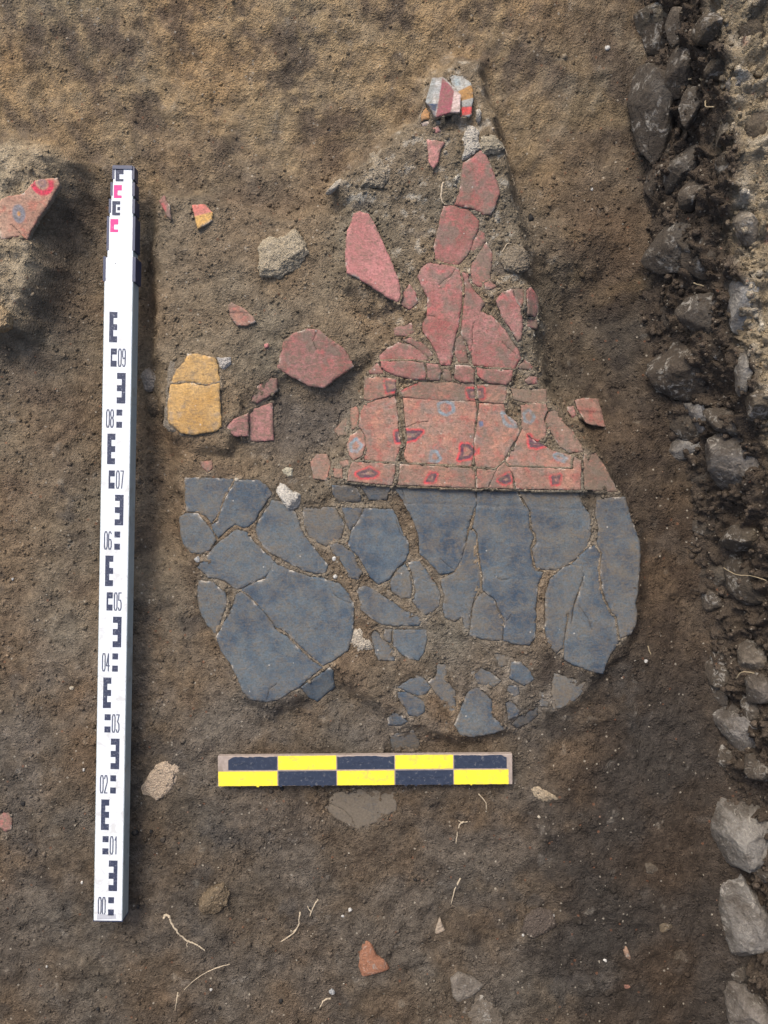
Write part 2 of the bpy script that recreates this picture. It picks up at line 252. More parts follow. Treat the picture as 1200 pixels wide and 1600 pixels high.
# key: (outline, paint, dust, lift, label)
FR = {
'b1': (pl('A', [(45,85),(200,85),(412,97),(370,170),(325,245),(295,330),(240,412),(200,358),(150,336),(60,322),(48,200)]), 'blue', .45, 0, 'blue plaster fragment at the top left corner of the blue field, straight upper edge'),
'b2': (pl('A', [(5,375),(60,350),(140,352),(165,388),(200,428),(248,492),(272,545),(230,610),(170,645),(85,635),(40,590),(8,500)]), 'blue', .50, 0, 'dusty rounded blue-grey fragment at the far left edge of the blue field'),
'b3': (pl('A', [(428,103),(580,103),(640,132),(688,195),(640,268),(588,340),(572,382),(518,438),(480,448),(430,428),(408,425),(350,468),(292,528),(258,470),(248,432),(294,408),(322,322),(350,240),(405,150)]), 'blue', .40, .001, 'blue fragment just left of the white stone, with a chipped pale lower edge'),
'b4': (pl('A', [(140,755),(280,592),(350,533),(430,474),(500,492),(560,572),(640,648),(722,712),(688,760),(640,818),(540,863),(440,912),(410,895),(350,850),(290,830),(230,825),(195,790)]), 'blue', .40, 0, 'pale blue pointed fragment whose left tip juts out over bare soil'),
'b5': (pl('Q', [(524,512),(600,547),(690,577),(760,587),(830,612),(865,650),(890,700),(890,770),(880,850),(865,900),(800,945),(757,968),(702,922),(642,866),(592,816),(549,797),(504,738),(444,678),(394,635),(443,607),(502,587),(519,552)]), 'blue', .34, 0, 'largest blue fragment of the left half, above a long diagonal crack'),
'b6': (pl('B', [(337,92),(360,78),(418,112),(476,172),(546,248),(597,313),(636,373),(708,410),(757,465),(827,534),(897,594),(974,642),(928,670),(848,733),(798,788),(740,808),(690,848),(630,880),(560,890),(480,880),(430,870),(380,810),(345,710),(290,600),(220,510),(187,410),(232,330),(272,260),(312,180)]), 'blue', .34, 0, 'large blue fragment under the long diagonal crack, rounded lower left end'),
'b7': (pl('B', [(50,-8),(150,0),(200,40),(250,80),(258,140),(243,200),(213,270),(198,320),(171,383),(120,330),(75,260),(50,180),(45,90)]), 'blue', .50, -.001, 'narrow blue sliver at the left rim, cut off by a soil-filled crack'),
'b8': (pl('B', [(822,780),(900,742),(1040,637),(1055,660),(1055,740),(1066,788),(1000,840),(935,903),(880,860)]), 'blue', .30, -.004, 'small loose blue kite-shaped chip lying below the big left fragments'),
'b9': (pl('A', [(700,252),(760,262),(850,330),(888,382),(903,460),(938,530),(1000,600),(1060,680),(1108,740),(1096,780),(1040,793),(940,768),(860,733),(760,676),(700,648),(640,596),(592,528),(578,470),(603,400),(642,340)]), 'blue', .42, 0, 'blue fragment directly below the white stone, narrowing towards the lower right'),
'b10': (pl('Q', [(668,268),(808,267),(846,340),(836,400),(800,418),(770,436),(702,398),(672,340)]), 'blue', .60, -.001, 'soil-smeared dark blue fragment right of the white stone'),
'b11': (pl('C', [(92,97),(258,97),(290,150),(306,205),(140,208),(102,150)]), 'blue', .50, .001, 'short blue strip at the left end of the band under the red moulding'),
'b12': (pl('C', [(305,94),(400,98),(532,108),(502,150),(502,190),(372,190),(335,130)]), 'blue', .40, .001, 'short blue strip under the red moulding, left of the wide soil crack'),
'b13': (pl('C', [(168,264),(316,264),(297,320),(258,378),(225,418),(207,380),(192,320)]), 'blue', .50, 0, 'tiny blue triangle fragment below the left blue strip'),
'b14': (pl('C', [(338,267),(540,272),(568,320),(588,390),(638,480),(661,530),(661,588),(636,648),(567,708),(518,786),(440,826),(384,778),(344,698),(294,618),(242,572),(218,530),(244,430),(303,342)]), 'blue', .26, 0, 'deep blue shield-shaped fragment left of the wide soil crack'),
'b15': (pl('C', [(78,532),(130,524),(198,573),(246,603),(271,683),(314,745),(280,788),(222,778),(203,720),(153,640),(102,590)]), 'blue', .52, -.001, 'thin dusty blue splinter along the left foot of the shield-shaped fragment'),
'b16': (pl('D', [(130,90),(190,82),(260,112),(330,162),(400,202),(460,252),(520,272),(598,302),(626,325),(590,368),(500,363),(410,368),(310,353),(240,308),(170,250),(160,180)]), 'blue', .48, -.001, 'blue fragment in the middle of the field with one white fleck on it'),
'b17': (pl('C', [(638,683),(666,740),(686,860),(677,928),(602,928),(543,880),(533,820),(572,742)]), 'blue', .48, -.001, 'small dusty blue fragment at the tip of the wide soil crack'),
'b18': (pl('C', [(668,665),(742,662),(796,740),(826,790)], 'D', [(718,60),(752,130),(738,228),(700,268),(640,293),(602,248),(558,190),(582,120),(564,20)]), 'blue', .52, -.001, 'crumbled blue fragment with straw bits, in the centre of the field'),
'b19': (pl('C', [(558,110),(700,108),(1163,128),(1168,228),(1127,330),(1097,428),(1080,540),(1056,638),(1008,728),(905,756),(853,690),(802,640),(754,600),(748,470),(704,340),(664,270),(624,190)]), 'blue', .36, .001, 'large blue fragment right of the wide soil crack, scratched dark patch at top'),
'b20': (pl('C', [(1132,424),(1157,440)], 'E', [(93,383),(101,520),(120,640),(117,720),(81,768)], 'D', [(997,200),(977,300),(972,398),(945,400),(930,300),(870,338),(802,308),(782,240),(802,150),(772,62)], 'C', [(915,800),(1012,748),(1070,646),(1098,545)]), 'blue', .48, 0, 'long dusty blue fragment between two near-vertical cracks mid field'),
'b21': (pl('E', [(103,114),(350,117),(375,182),(423,237),(423,340),(452,400),(428,460),(437,540),(463,612),(513,617),(477,690),(468,800)], 'F', [(463,100),(463,230),(458,310),(430,348),(350,343),(272,323),(282,200),(258,152),(238,115)], 'E', [(228,798),(203,768),(143,728),(143,640),(122,520),(112,380),(80,335),(99,260)]), 'blue', .36, .001, 'tallest blue fragment, deep blue at top, running down from the moulding'),
'b22': (pl('E', [(130,742),(205,782),(222,850)], 'F', [(247,160),(269,202),(257,320),(200,320),(120,303),(62,288),(72,200),(87,95)], 'E', [(92,802)]), 'blue', .48, -.001, 'small dusty fragment with a pale chipped lower edge beside a hairline crack'),
'b23': (pl('E', [(363,117),(738,122),(757,200),(807,260),(812,380),(786,458),(717,526),(657,571),(590,601),(522,594),(480,586),(460,520),(450,470),(480,440),(480,380),(450,340),(445,240),(415,190),(390,150)]), 'blue', .50, .001, 'grey-brown dusted blue fragment at the right end under the moulding'),
'b25': (pl('E', [(563,662),(642,594),(690,574),(757,583),(766,630),(736,720),(701,820),(681,950)], 'F', [(664,150),(645,290),(634,370),(600,398),(548,340),(534,250),(534,100)], 'E', [(534,760)]), 'blue', .46, 0, 'dark blue fragment right of the soil gap, below the grey-brown dusted one'),
'b26': (pl('E', [(705,562),(792,478),(838,453),(866,500),(858,600),(870,720),(896,792),(946,880)], 'F', [(960,182),(980,280),(986,330),(938,400),(903,470),(888,528),(840,518),(760,488),(700,468),(654,440),(655,370),(660,290),(686,160)], 'E', [(696,950),(720,822),(754,722),(782,632)]), 'blue', .40, 0, 'darkest blue fragment at lower right ending in a blunt point'),
'b27': (pl('E', [(848,250),(853,160),(1030,152),(1060,270),(1085,340),(1116,420),(1123,520),(1113,620),(1103,740),(1086,800)], 'F', [(1085,80),(1096,150),(1088,220),(1058,278),(1000,308),(978,170)], 'E', [(953,870),(908,780),(890,720),(876,600),(890,500),(856,440),(868,350)]), 'blue', .50, 0, 'dark dusty blue fragment forming the right rim of the field, thin white scratch'),
'b28': (pl('D', [(410,413),(655,412),(650,480),(630,570),(590,630),(550,618),(480,588),(412,520)]), 'blue', .36, -.003, 'blue five-sided chip below the centre, flat top edge'),
'b29': (pl('D', [(242,422),(270,412),(312,464),(380,534),(408,562),(412,628),(297,627),(267,540)]), 'blue', .50, -.003, 'small tilted blue chip with whitish lower corner left of the five-sided chip'),
'b30': (pl('D', [(342,402),(393,402),(383,503),(346,480)]), 'blue', .50, -.003, 'tiny blue wedge squeezed between two chips under the centre'),
'b31': (pl('G', [(247,298),(370,227),(405,247),(448,300),(420,333),(380,343),(330,328)]), 'blue', .40, -.004, 'blue triangular chip, uppermost of the loose scatter left of the lower centre'),
'b32': (pl('G', [(247,333),(300,334),(380,373),(413,402),(408,450),(370,478),(322,468),(292,410),(257,370)]), 'blue', .42, -.004, 'blue chip directly beneath the triangular chip of the loose scatter'),
'b33': (pl('G', [(190,490),(215,457),(260,467),(303,510),(260,533),(187,533)]), 'blue', .42, -.004, 'small flat blue chip, lowest of three in the loose scatter'),
'b34': (pl('G', [(440,262),(490,232),(502,157),(543,157),(548,260),(600,320),(600,440),(575,468),(547,430),(532,380),(482,322)]), 'blue', .62, -.004, 'long bent dusty blue chip left of the bell-shaped one'),
'b35': (pl('G', [(712,197),(750,177),(830,212),(893,260),(850,288),(780,273),(712,258)]), 'blue', .48, -.004, 'blue chip lying above the bell-shaped lower fragment'),
'b36': (pl('G', [(700,322),(740,292),(790,342),(828,380),(834,480),(918,560),(840,580),(720,604),(640,588),(605,530),(642,450),(667,370)]), 'blue', .46, -.004, 'bell-shaped blue fragment, lowest of the blue field'),
'b37': (pl('F', [(322,462),(370,462),(420,512),(453,565),(400,603),(312,558)]), 'blue', .34, -.001, 'clean bluish chip standing a little proud at the lower right, one white speck'),
'b38': (pl('F', [(300,612),(355,612),(363,655),(330,668),(297,640)]), 'blue', .52, -.004, 'small round-cornered blue chip below the clean bluish chip'),
'b39': (pl('F', [(287,712),(310,702),(368,770),(345,798),(302,818)]), 'blue', .42, -.003, 'tiny pointed blue chip with a white tip near the lower right rim'),
'b40': (pl('F', [(587,532),(680,562),(783,590),(758,650),(698,708),(640,738),(582,757),(572,650)]), 'blue', .62, -.003, 'dull grey-blue fragment at the lower right rim, below the darkest blue one'),
'b41': (pl('F', [(482,642),(530,632),(548,690),(543,738),(502,728)]), 'blue', .72, -.004, 'faint dusty chip just left of the dull grey-blue rim fragment'),
'b42': (pl('F', [(322,850),(380,792),(478,742),(478,790),(430,838),(352,868)]), 'slate', .40, -.005, 'dark charcoal-grey chip under the tiny pointed blue chip'),
'b43': (pl('G', [(202,600),(250,582),(340,562),(378,630),(378,688),(202,698)]), 'blue', .74, -.004, 'dusty blue patch just above the yellow and black scale bar'),
'b44': (pl('X', [(470,232),(560,217),(690,227),(690,288),(620,333),(545,358),(470,318),(432,280)]), 'slate', .96, -.0045, 'dull slate-blue fragment showing just below the scale bar'),
'b45': (pl('F', [(207,402),(268,402),(288,480),(242,488)]), 'blue', .76, -.004, 'half-buried blue chip above the lower right scatter'),
# upper red field
'r1': (pl('L', [(470,182),(600,92),(620,80),(640,110),(690,220),(745,350),(752,410),(715,510),(690,553),(640,558),(560,518),(470,498),(407,484),(442,400),(462,270)]), 'red', .46, .002, 'pinkish red coffin-shaped fragment at the top of the red field'),
'r2': (pl('L', [(315,522),(400,517),(440,542),(500,542),(588,627),(586,690),(546,760),(521,850),(498,888),(440,946),(400,971),(330,942),(252,930),(242,820),(272,700),(302,570)]), 'red', .40, .001, 'squarish pink-red fragment just under the coffin-shaped one'),
'r3': (pl('L', [(598,692),(630,722),(642,780),(588,846),(540,876),(533,840),(558,770)]), 'red', .60, 0, 'small greyed red wedge on the right of the squarish fragment'),
'r4': (pl('L', [(655,792),(690,870),(685,980)], 'J', [(825,80),(820,150),(800,178),(760,188),(717,168),(703,100),(718,42)], 'L', [(563,930),(598,872)]), 'red', .55, 0, 'brownish red strip at the right of the upper red field, beside the cliff'),
'r5': (pl('J', [(395,82),(440,52),(560,68),(622,88),(646,140),(646,240),(636,340),(617,460),(597,530),(587,600),(578,674),(520,673),(492,600),(450,520),(407,470),(407,420),(432,370),(437,260),(402,190),(372,130)]), 'red', .38, .001, 'tall red fragment left of the central vertical crack, above the ledge'),
'r6': (pl('J', [(650,112),(680,122),(690,180),(730,240),(788,300),(758,350),(830,377),(890,432),(948,512),(1000,582),(1017,630),(978,698),(850,688),(727,674),(712,600),(684,540),(646,480),(660,340),(670,200)]), 'red', .42, .001, 'broad red fragment right of the central vertical crack, above the ledge'),
'r7': (pl('J', [(320,182),(355,232),(370,290),(320,328),(272,300),(282,240)]), 'red', .36, .001, 'small red tooth-shaped chip between the big pink blade and the tall fragment'),
'r8': (pl('J', [(222,452),(330,422),(344,480),(290,498),(232,490)]), 'red', .66, -.001, 'dusty red crumb of plaster below the tooth-shaped chip'),
'r9': (pl('J', [(862,285),(900,232),(958,212),(985,285),(1015,335),(1026,430),(1018,518),(1000,528),(962,460),(902,380)]), 'red', .36, .004, 'bright red fragment at the right cliff edge, left part of a broken group'),
'r10': (pl('J', [(968,210),(1030,207),(1033,270),(1018,318),(992,280)]), 'red', .60, .004, 'dull red chip at the top of the broken group on the cliff edge'),
'r11': (pl('J', [(1047,230),(1075,202),(1128,240),(1128,330),(1108,376),(1052,376),(1047,300)]), 'red', .44, .005, 'rightmost red chip of the cliff-edge group, rounded top'),
'r12': (pl('J', [(1057,402),(1118,397),(1118,448),(1052,448)]), 'red', .58, .004, 'small square red chip under the rightmost one on the cliff edge'),
'r13': (pl('J', [(132,627),(180,577),(260,542),(330,562),(398,610),(446,653),(320,650),(136,643)]), 'red', .46, 0, 'low red triangular fragment resting on the left of the ledge'),
'r14': (pl('J', [(274,524),(330,512),(420,562),(466,618),(450,636),(402,600),(324,543)]), 'red', .68, 0, 'dusty reddish sliver above the low triangular fragment'),
'r15': (pl('J', [(607,522),(643,502),(666,560),(686,660),(650,669),(603,648)]), 'red', .66, 0, 'dusty wedge with a white fleck between the two tall red fragments'),
'r16': (pl('J', [(1000,690),(1038,652),(1103,690),(1090,708),(1010,703)]), 'red', .74, 0, 'dirty reddish corner piece at the right end of the ledge'),
'r17': (pl('J', [(790,172),(830,157),(863,190),(830,203),(792,200)]), 'red', .52, .002, 'tiny red chip lying right of the brownish red strip'),
'r18': (pl('N', [(780,270),(830,255),(880,270),(930,340),(1000,490),(1060,620),(1115,760),(1130,860),(1110,905),(1060,880),(960,820),(870,760),(800,720),(730,690),(722,560),(735,400),(760,350)]), 'rose', .36, .010, 'large pink blade-shaped fragment raised above the hollow on the left'),
'r19': (pl('L', [(188,-10),(250,0),(322,10),(285,70),(260,180),(235,213),(207,165)]), 'rose', .50, .002, 'pale pink tongue of plaster on the rubble near the top'),
'r20': (pl('K', [(280,660),(330,642),(348,680),(310,698)]), 'rose', .40, .003, 'tiny salmon chip below the striped fragment at the top'),
# ledge of the moulding
'm1': (pl('J', [(137,662),(320,662),(408,670),(421,768),(340,766),(250,746),(182,718),(144,690)]), 'red', .40, .006, 'red ledge fragment at the left, split by a hairline on its right'),
'm2': (pl('J', [(67,720),(120,667),(148,712),(158,733),(72,728)]), 'red', .52, .003, 'small triangular red end piece at the far left of the ledge'),
'm3': (pl('J', [(428,674),(500,682),(517,720),(503,773),(438,770)]), 'red', .56, .0055, 'dull short ledge piece right of the hairline'),
'm3b': (pl('J', [(527,702),(570,722),(587,778),(534,775)]), 'red', .72, .002, 'soil-covered scrap of the ledge beside its widest soil gap'),
'm4': (pl('J', [(607,682),(698,692),(722,712),(722,788),(640,783),(603,760)]), 'red', .48, .006, 'ledge fragment in the middle, left of the central vertical crack'),
'm5': (pl('J', [(740,702),(800,712),(967,717),(956,778),(928,798),(822,788),(774,768),(750,742)]), 'red', .48, .006, 'long ledge fragment right of the central vertical crack'),
'm6': (pl('J', [(1042,780),(1070,757),(1118,757),(1118,793),(1062,798)]), 'red', .40, .003, 'small red lump of ledge at the right cliff edge'),
# fascia
'f1': (pl('H', [(402,122),(480,118),(594,133),(592,190),(586,222),(420,260),(398,250)]), 'mould', .48, .003, 'left piece of the upper moulding strip with a red and dark pointed motif'),
'f2': (pl('H', [(622,204),(740,153),(1082,157),(1090,262),(960,260),(850,258),(640,236)]), 'mould', .62, .003, 'middle piece of the upper moulding strip with smudged grey streaks'),
'f3': (pl('I', [(222,167),(408,167),(399,250),(388,278),(240,268),(226,220)]), 'mould', .62, .003, 'upper strip piece right of the central crack with half a square flower'),
'f4': (pl('I', [(432,192),(560,197),(658,192),(658,272),(560,277),(452,258)]), 'mould', .82, .002, 'mud-covered right end of the upper moulding strip'),
# main pink field
'p1': (pl('H', [(400,292),(480,262),(586,232),(600,330),(607,450),(624,540),(600,600),(590,650),(378,627),(402,570),(412,500),(384,440),(364,420),(378,340)]), 'mould', .36, .003, 'salmon moulding fragment at the left with a thin dark halved motif on its right edge'),
'p2': (pl('H', [(640,248),(850,265),(1092,274),(1098,320),(1084,420),(1074,560),(1074,620),(1066,674),(664,645),(650,600),(670,520),(660,430),(650,330)]), 'mould', .34, .003, 'biggest salmon fragment with a blue ring, a blue bell and red leaf motifs'),
'p3': (pl('I', [(238,282),(388,287),(398,350),(467,402),(484,450),(465,500),(425,560),(382,638),(345,682),(219,676),(209,600),(210,500),(229,400)]), 'mould', .40, .003, 'salmon fragment right of the central crack with a single blue dot'),
'p4': (pl('I', [(497,297),(560,284),(650,287),(662,320),(636,380),(652,440),(640,498),(602,518),(540,478),(503,430),(503,350)]), 'mould', .60, .003, 'greyed fragment at upper right of the moulding with a faint blue-green ring'),
'p5': (pl('I', [(507,434),(540,494),(600,528),(640,548),(700,583),(826,612),(822,686),(422,676),(404,640),(454,562),(492,484)]), 'mould', .38, .003, 'salmon fragment with a broad red crescent, at the lower right of the moulding'),
'p6': (pl('I', [(672,332),(730,312),(760,402),(818,460),(868,540),(886,578),(800,588),(742,548),(702,480),(668,440),(654,385)]), 'mould', .66, -.001, 'sunken reddish fragment sloping off the right side of the moulding'),
'p6b': (pl('I', [(792,302),(823,297),(838,350),(820,368),(792,330)]), 'red', .50, -.002, 'tiny reddish chip beside the loose square piece on the right'),
'p7': (pl('I', [(830,267),(900,247),(1000,242),(1015,330),(1031,420),(940,414),(900,404),(870,360),(840,300)]), 'mould2', .42, .012, 'loose square reddish moulding piece tilted at the edge of the dark hollow'),
's1': (pl('H', [(314,312),(345,302),(361,340),(347,428),(322,446),(316,382)]), 'mould', .60, .001, 'upright splinter between two dark slits at the left of the moulding'),
's2': (pl('H', [(368,446),(397,482),(402,540),(383,606),(330,636),(304,600),(292,540),(312,484)]), 'mould', .44, .003, 'oval fragment with a pale blue ring at the left end of the moulding'),
's3': (pl('H', [(212,450),(260,392),(285,372),(289,430),(288,478),(230,478)]), 'mould', .76, -.002, 'faint dusty pink piece left of the dark slit'),
'q1': (pl('H', [(322,652),(590,664),(584,720),(570,790),(292,763),(302,700)]), 'mould', .38, .006, 'left piece of the lowest moulding band with a red-edged dark almond motif'),
'q2': (pl('H', [(618,664),(1066,692),(1085,720),(1090,806),(604,786),(620,720)]), 'mould', .46, .006, 'long piece of the lowest moulding band with a small slanted leaf'),
'q3': (pl('I', [(223,692),(338,702),(288,803),(221,812)]), 'mould', .42, .006, 'short plain piece of the lowest band just right of the central crack'),
'q4': (pl('I', [(352,692),(390,654),(437,722),(451,812),(296,805),(330,740)]), 'mould', .40, .006, 'wedge of the lowest band with a bright red heart-like leaf'),
'q5': (pl('I', [(410,682),(822,697),(830,618),(868,642),(872,818),(468,812),(454,722)]), 'mould', .42, .006, 'right piece of the lowest band with a small red square and a grey end'),
'q6': (pl('I', [(887,602),(960,592),(1020,672),(1108,833),(1040,828),(892,818),(884,700)]), 'mould', .72, 0, 'dusty triangular piece beyond the right end of the lowest band'),
'q7': (pl('H', [(62,642),(100,602),(160,602),(183,650),(160,763),(82,748)]), 'mould', .56, 0, 'crumbled pink piece beyond the left end of the lowest band'),
'q8': (pl('H', [(207,692),(255,692),(258,748),(212,743)]), 'mould', .60, 0, 'very small square pink crumb left of the lowest band'),
'q9': (pl('H', [(242,647),(290,637),(303,665),(262,678)]), 'mould', .56, 0, 'very small pink crumb above the square one, left of the lowest band'),
# loose pieces
'l1': (pl('M', [(185,395),(260,400),(335,420),(355,460),(363,553),(290,571),(200,551),(92,563),(120,490),(170,440)]), 'ochre', .42, .006, 'upper part of the cracked yellow fragment, narrower and stained'),
'l1b': (pl('M', [(90,569),(200,557),(290,577),(364,559),(365,650),(375,800),(340,825),(280,835),(220,845),(150,835),(80,780),(75,680)]), 'ochre', .36, .006, 'lower part of the cracked yellow fragment with one dark pit'),
'l2': (pl('M', [(720,330),(770,290),(850,265),(915,270),(960,310),(1050,370),(1105,465),(1020,520),(940,580),(850,570),(800,540),(740,510),(680,470),(700,400)]), 'red', .50, .004, 'large mottled crimson fragment lying apart, right of the yellow one'),
'l3': (pl('M', [(410,130),(430,115),(500,150),(550,195),(565,220),(520,240),(460,240),(425,200)]), 'mould', .40, .005, 'small pink fragment with a step across it, alone above the crimson one'),
'l4': (pl('M', [(545,630),(570,580),(650,530),(680,530),(680,600),(620,640),(570,670),(540,660)]), 'red', .56, .001, 'narrow reddish fragment right above the grey-pink split pair'),
'l5': (pl('M', [(405,800),(440,760),(519,722),(519,853),(440,850),(410,820)]), 'rose', .62, .006, 'left half of a split grey-pink fragment, rounded left end'),
'l6': (pl('M', [(527,718),(590,690),(655,665),(658,875),(590,880),(530,878)]), 'rose', .60, .006, 'right half of a split grey-pink fragment, straight right edge'),
'l7': (pl('M', [(610,345),(630,340),(632,360),(612,365)]), 'rose', .25, .003, 'tiny bright pink chip left of the large crimson fragment'),
'l8': (pl('V', [(620,282),(640,262),(665,310),(670,360),(650,342)]), 'red', .48, .004, 'thin dark red splinter on the bank just right of the staff top'),
'l9': (pl('V', [(750,300),(798,298),(830,330),(830,360),(770,395),(765,370)]), 'duo', .30, .006, 'small half pink half yellow fragment on the bank right of the staff'),
'l10': (pl('O', [(-30,650),(0,620),(80,570),(160,555),(260,530),(330,450),(400,380),(460,360),(560,345),(650,330),(665,410),(600,500),(520,640),(430,760),(370,850),(320,920),(260,1040),(200,1010),(100,1015),(0,1045),(-30,1050)]), 'salmon', .24, .008, 'salmon fragment with a blue ring and red arc on the mound at far left'),
'l11': (pl('Q', [(205,60),(260,55),(265,90),(240,110),(215,85)]), 'mould', .45, .001, 'small salmon chip on soil above the top left blue fragment'),
'l12': (pl('P', [(12,1268),(19,1278),(18,1296),(8,1300),(-4,1292),(-4,1274)]), 'red', .62, -.001, 'dull reddish chip at the left frame edge below staff mid-height'),
# striped fragment at the very top
't1': (pl('K', [(270,170),(365,168),(400,195),(450,260),(500,325),(533,380),(523,560),(440,560),(300,590),(285,570),(268,520),(235,460),(207,420),(230,340)]), 'stripe', .40, .010, 'fragment with a plum stripe between white bands, at the very top'),
't2': (pl('K', [(440,182),(480,160),(560,172),(630,232),(650,282),(655,400),(642,470),(640,540),(620,560),(535,560),(548,470),(536,370),(498,312),(452,232)]), 'check', .40, .010, 'fragment with ochre, white and red blocks, right of the plum stripe'),
't3': (pl('K', [(168,560),(190,490),(215,468),(252,520),(250,570),(170,590)]), 'ochre2', .30, .008, 'little brown-orange chip at the left foot of the plum-striped fragment'),
't4': (pl('K', [(168,602),(230,588),(287,592),(250,628),(182,630)]), 'pale', .40, .006, 'little pinkish white chip below the brown-orange one at the top'),
}
# motifs on the moulding: (kind, outline) ; d = dark line with red halo, b = blue ring, r = red only, s = blue spot
MOT = [
('d', pl('H', [(540,150),(600,158),(700,150),(640,182),(575,200),(548,205)]), 1), ('d', pl('H', [(600,465),(640,460),(745,460),(705,500),(640,510),(608,515)]), 1),
('d', pl('H', [(1050,200),(1130,195),(1135,240),(1060,240)]), 1), ('d', pl('H', [(1012,545),(1050,550),(1082,580),(1050,615),(995,625),(1010,590)]), 1),
('d', pl('H', [(360,720),(430,692),(468,718),(440,738),(380,735)]), 1), ('d', pl('H', [(790,765),(815,728),(842,728),(825,765)]), 1),
('b', pl('H', [(870,290),(900,275),(940,290),(945,325),(910,345),(875,330)]), 1), ('b', pl('H', [(815,630),(822,590),(845,590),(865,625),(845,640)]), 1),
('b', pl('H', [(318,540),(345,510),(372,545),(350,575),(322,570)]), 1), ('s', pl('I', [(236,395),(255,392),(260,418),(240,425)]), 1),
('d', pl('I', [(365,760),(415,730),(425,765),(400,778)]), 1), ('d', pl('I', [(695,745),(735,738),(728,775),(700,780)]), 1),
('d', pl('I', [(552,490),(560,545),(600,548),(640,540),(610,530),(575,525)]), 1), ('b', pl('I', [(712,610),(730,600),(770,625),(760,635),(725,630)]), 1),
('b', pl('I', [(520,350),(545,330),(570,365),(550,395),(525,385)]), 1), ('b', pl('I', [(385,350),(410,350),(440,400),(455,420),(420,415),(395,395)]), 1),
('r', pl('I', [(225,560),(240,555),(240,600),(225,600)]), 1), ('r', pl('H', [(612,35),(660,30),(670,55),(625,60)]), 1),
]
# ---------------------------------------------------------------- relief of the trench floor (metres)
MID = pl('P', [(252,300),(270,292),(300,305),(440,335),(470,340),(500,300),(560,262),(610,222),(650,195),(660,150),(700,105),(748,120),(756,190),(775,205),(792,240),(805,330),(828,390),(832,440),(850,470),(848,560),(862,612),(905,640),(935,705),(968,765),(990,800),(1004,850),(1004,950),(985,1005),(950,1050),(925,1085),(880,1112),(800,1140),(720,1162),(640,1150),(560,1090),(525,1062),(500,1080),(430,1108),(380,1085),(335,1005),(306,930),(285,850),(272,740),(268,690),(245,640),(238,560),(242,480),(232,390)])
RED = pl('P', [(655,190),(610,225),(560,262),(512,296),(540,330),(532,400),(540,450),(600,500),(590,560),(556,640),(520,700),(510,765),(968,768),(930,700),(900,650),(865,620),(848,560),(846,462),(822,440),(825,390),(805,330),(790,240),(770,200),(756,150),(748,115),(700,105),(665,140)])
MOUND = pl('P', [(-200,250),(40,232),(100,240),(122,262),(118,300),(92,330),(70,370),(85,420),(70,470),(40,520),(10,535),(-200,540)])
CHAN = pl('P', [(125,260),(160,300),(235,310),(232,480),(236,640),(262,740),(270,850),(200,900),(130,700),(90,560),(95,430)])
PITR = pl('P', [(850,440),(960,400),(1010,480),(1000,620),(960,640),(905,615),(866,590)])
POOL = pl('P', [(400,640),(430,600),(480,625),(545,600),(560,640),(530,700),(440,720),(380,700)])
HOL = pl('P', [(530,455),(620,490),(612,540),(560,520)])
BANK = pl('P', [(248,300),(300,302),(440,335),(470,340),(512,320),(540,345),(540,440),(600,500),(590,545),(540,580),(430,590),(395,640),(360,705),(275,690),(250,640),(242,560),(246,480),(238,390)])
def H0(x, y):
    u, v = P(x, y)
    wu = u + 14 * fbm2(x, y, 14, 3, 40); wv = v + 14 * fbm2(x, y, 14, 3, 50)
    def f(poly, wd, off=0): return 1 - smooth((sdf(poly, wu, wv) + off) / wd * 0.5 + 0.5)
    h = -0.020 + 0.010 * fbm2(x, y, 3.0, 3, 60) + 0.004 * fbm2(x, y, 13, 3, 63)
    h = h + 0.085 * smooth((320 - v) / 420) * (1 - 0.55 * smooth((u - 500) / 600))
    m = f(MID, 16); flat = -0.001 + 0.0035 * fbm2(x, y, 5, 2, 66)
    h = h * (1 - m) + m * flat
    h = h + 0.030 * f(RED, 15) * (0.30 + 0.70 * smooth((640 - v) / 220)) + 0.018 * f(RED, 20) * smooth((420 - v) / 180)
    h = h + 0.056 * f(MOUND, 30) - 0.026 * f(CHAN, 46) - 0.046 * f(PITR, 56) - 0.013 * f(POOL, 40) - 0.014 * f(HOL, 26)
    h = h + 0.016 * f(MOUND, 110) + 0.020 * f(MOUND, 60) * fbm2(x, y, 22, 4, 71) + 0.018 * f(BANK, 13)
    # foot of the stone wall, and unseen banks added to shade right and bottom
    h = h + 0.03 * smooth((u - 1090) / 120)
    h = h + smooth((x - 0.88) / 0.34) * (0.92 - 0.55 * smooth((y - 0.05) / 0.6)) + 0.85 * smooth((-1.10 - y) / 0.30)
    return h
def plane_fit(poly):
    c = poly.mean(0); lo, hi = poly.min(0), poly.max(0)
    gx, gy = np.meshgrid(np.linspace(lo[0], hi[0], 9), np.linspace(lo[1], hi[1], 9)); gx, gy = gx.ravel(), gy.ravel()
    k = sdf(poly, gx, gy) < 0.002
    if k.sum() < 4: k[:] = True
    q = W(np.stack([gx[k], gy[k]], -1)); z = H0(q[:, 0], q[:, 1])
    A = np.c_[q, np.ones(len(q))]; s = np.linalg.lstsq(A, z, rcond=None)[0]
    g = np.hypot(s[0], s[1])
    if len(poly) and (hi - lo).max() < 40 and g > 0.25: s[:2] *= 0.25 / g
    s[2] = z.mean() - s[0] * q[:, 0].mean() - s[1] * q[:, 1].mean()
    return s
frames = {}
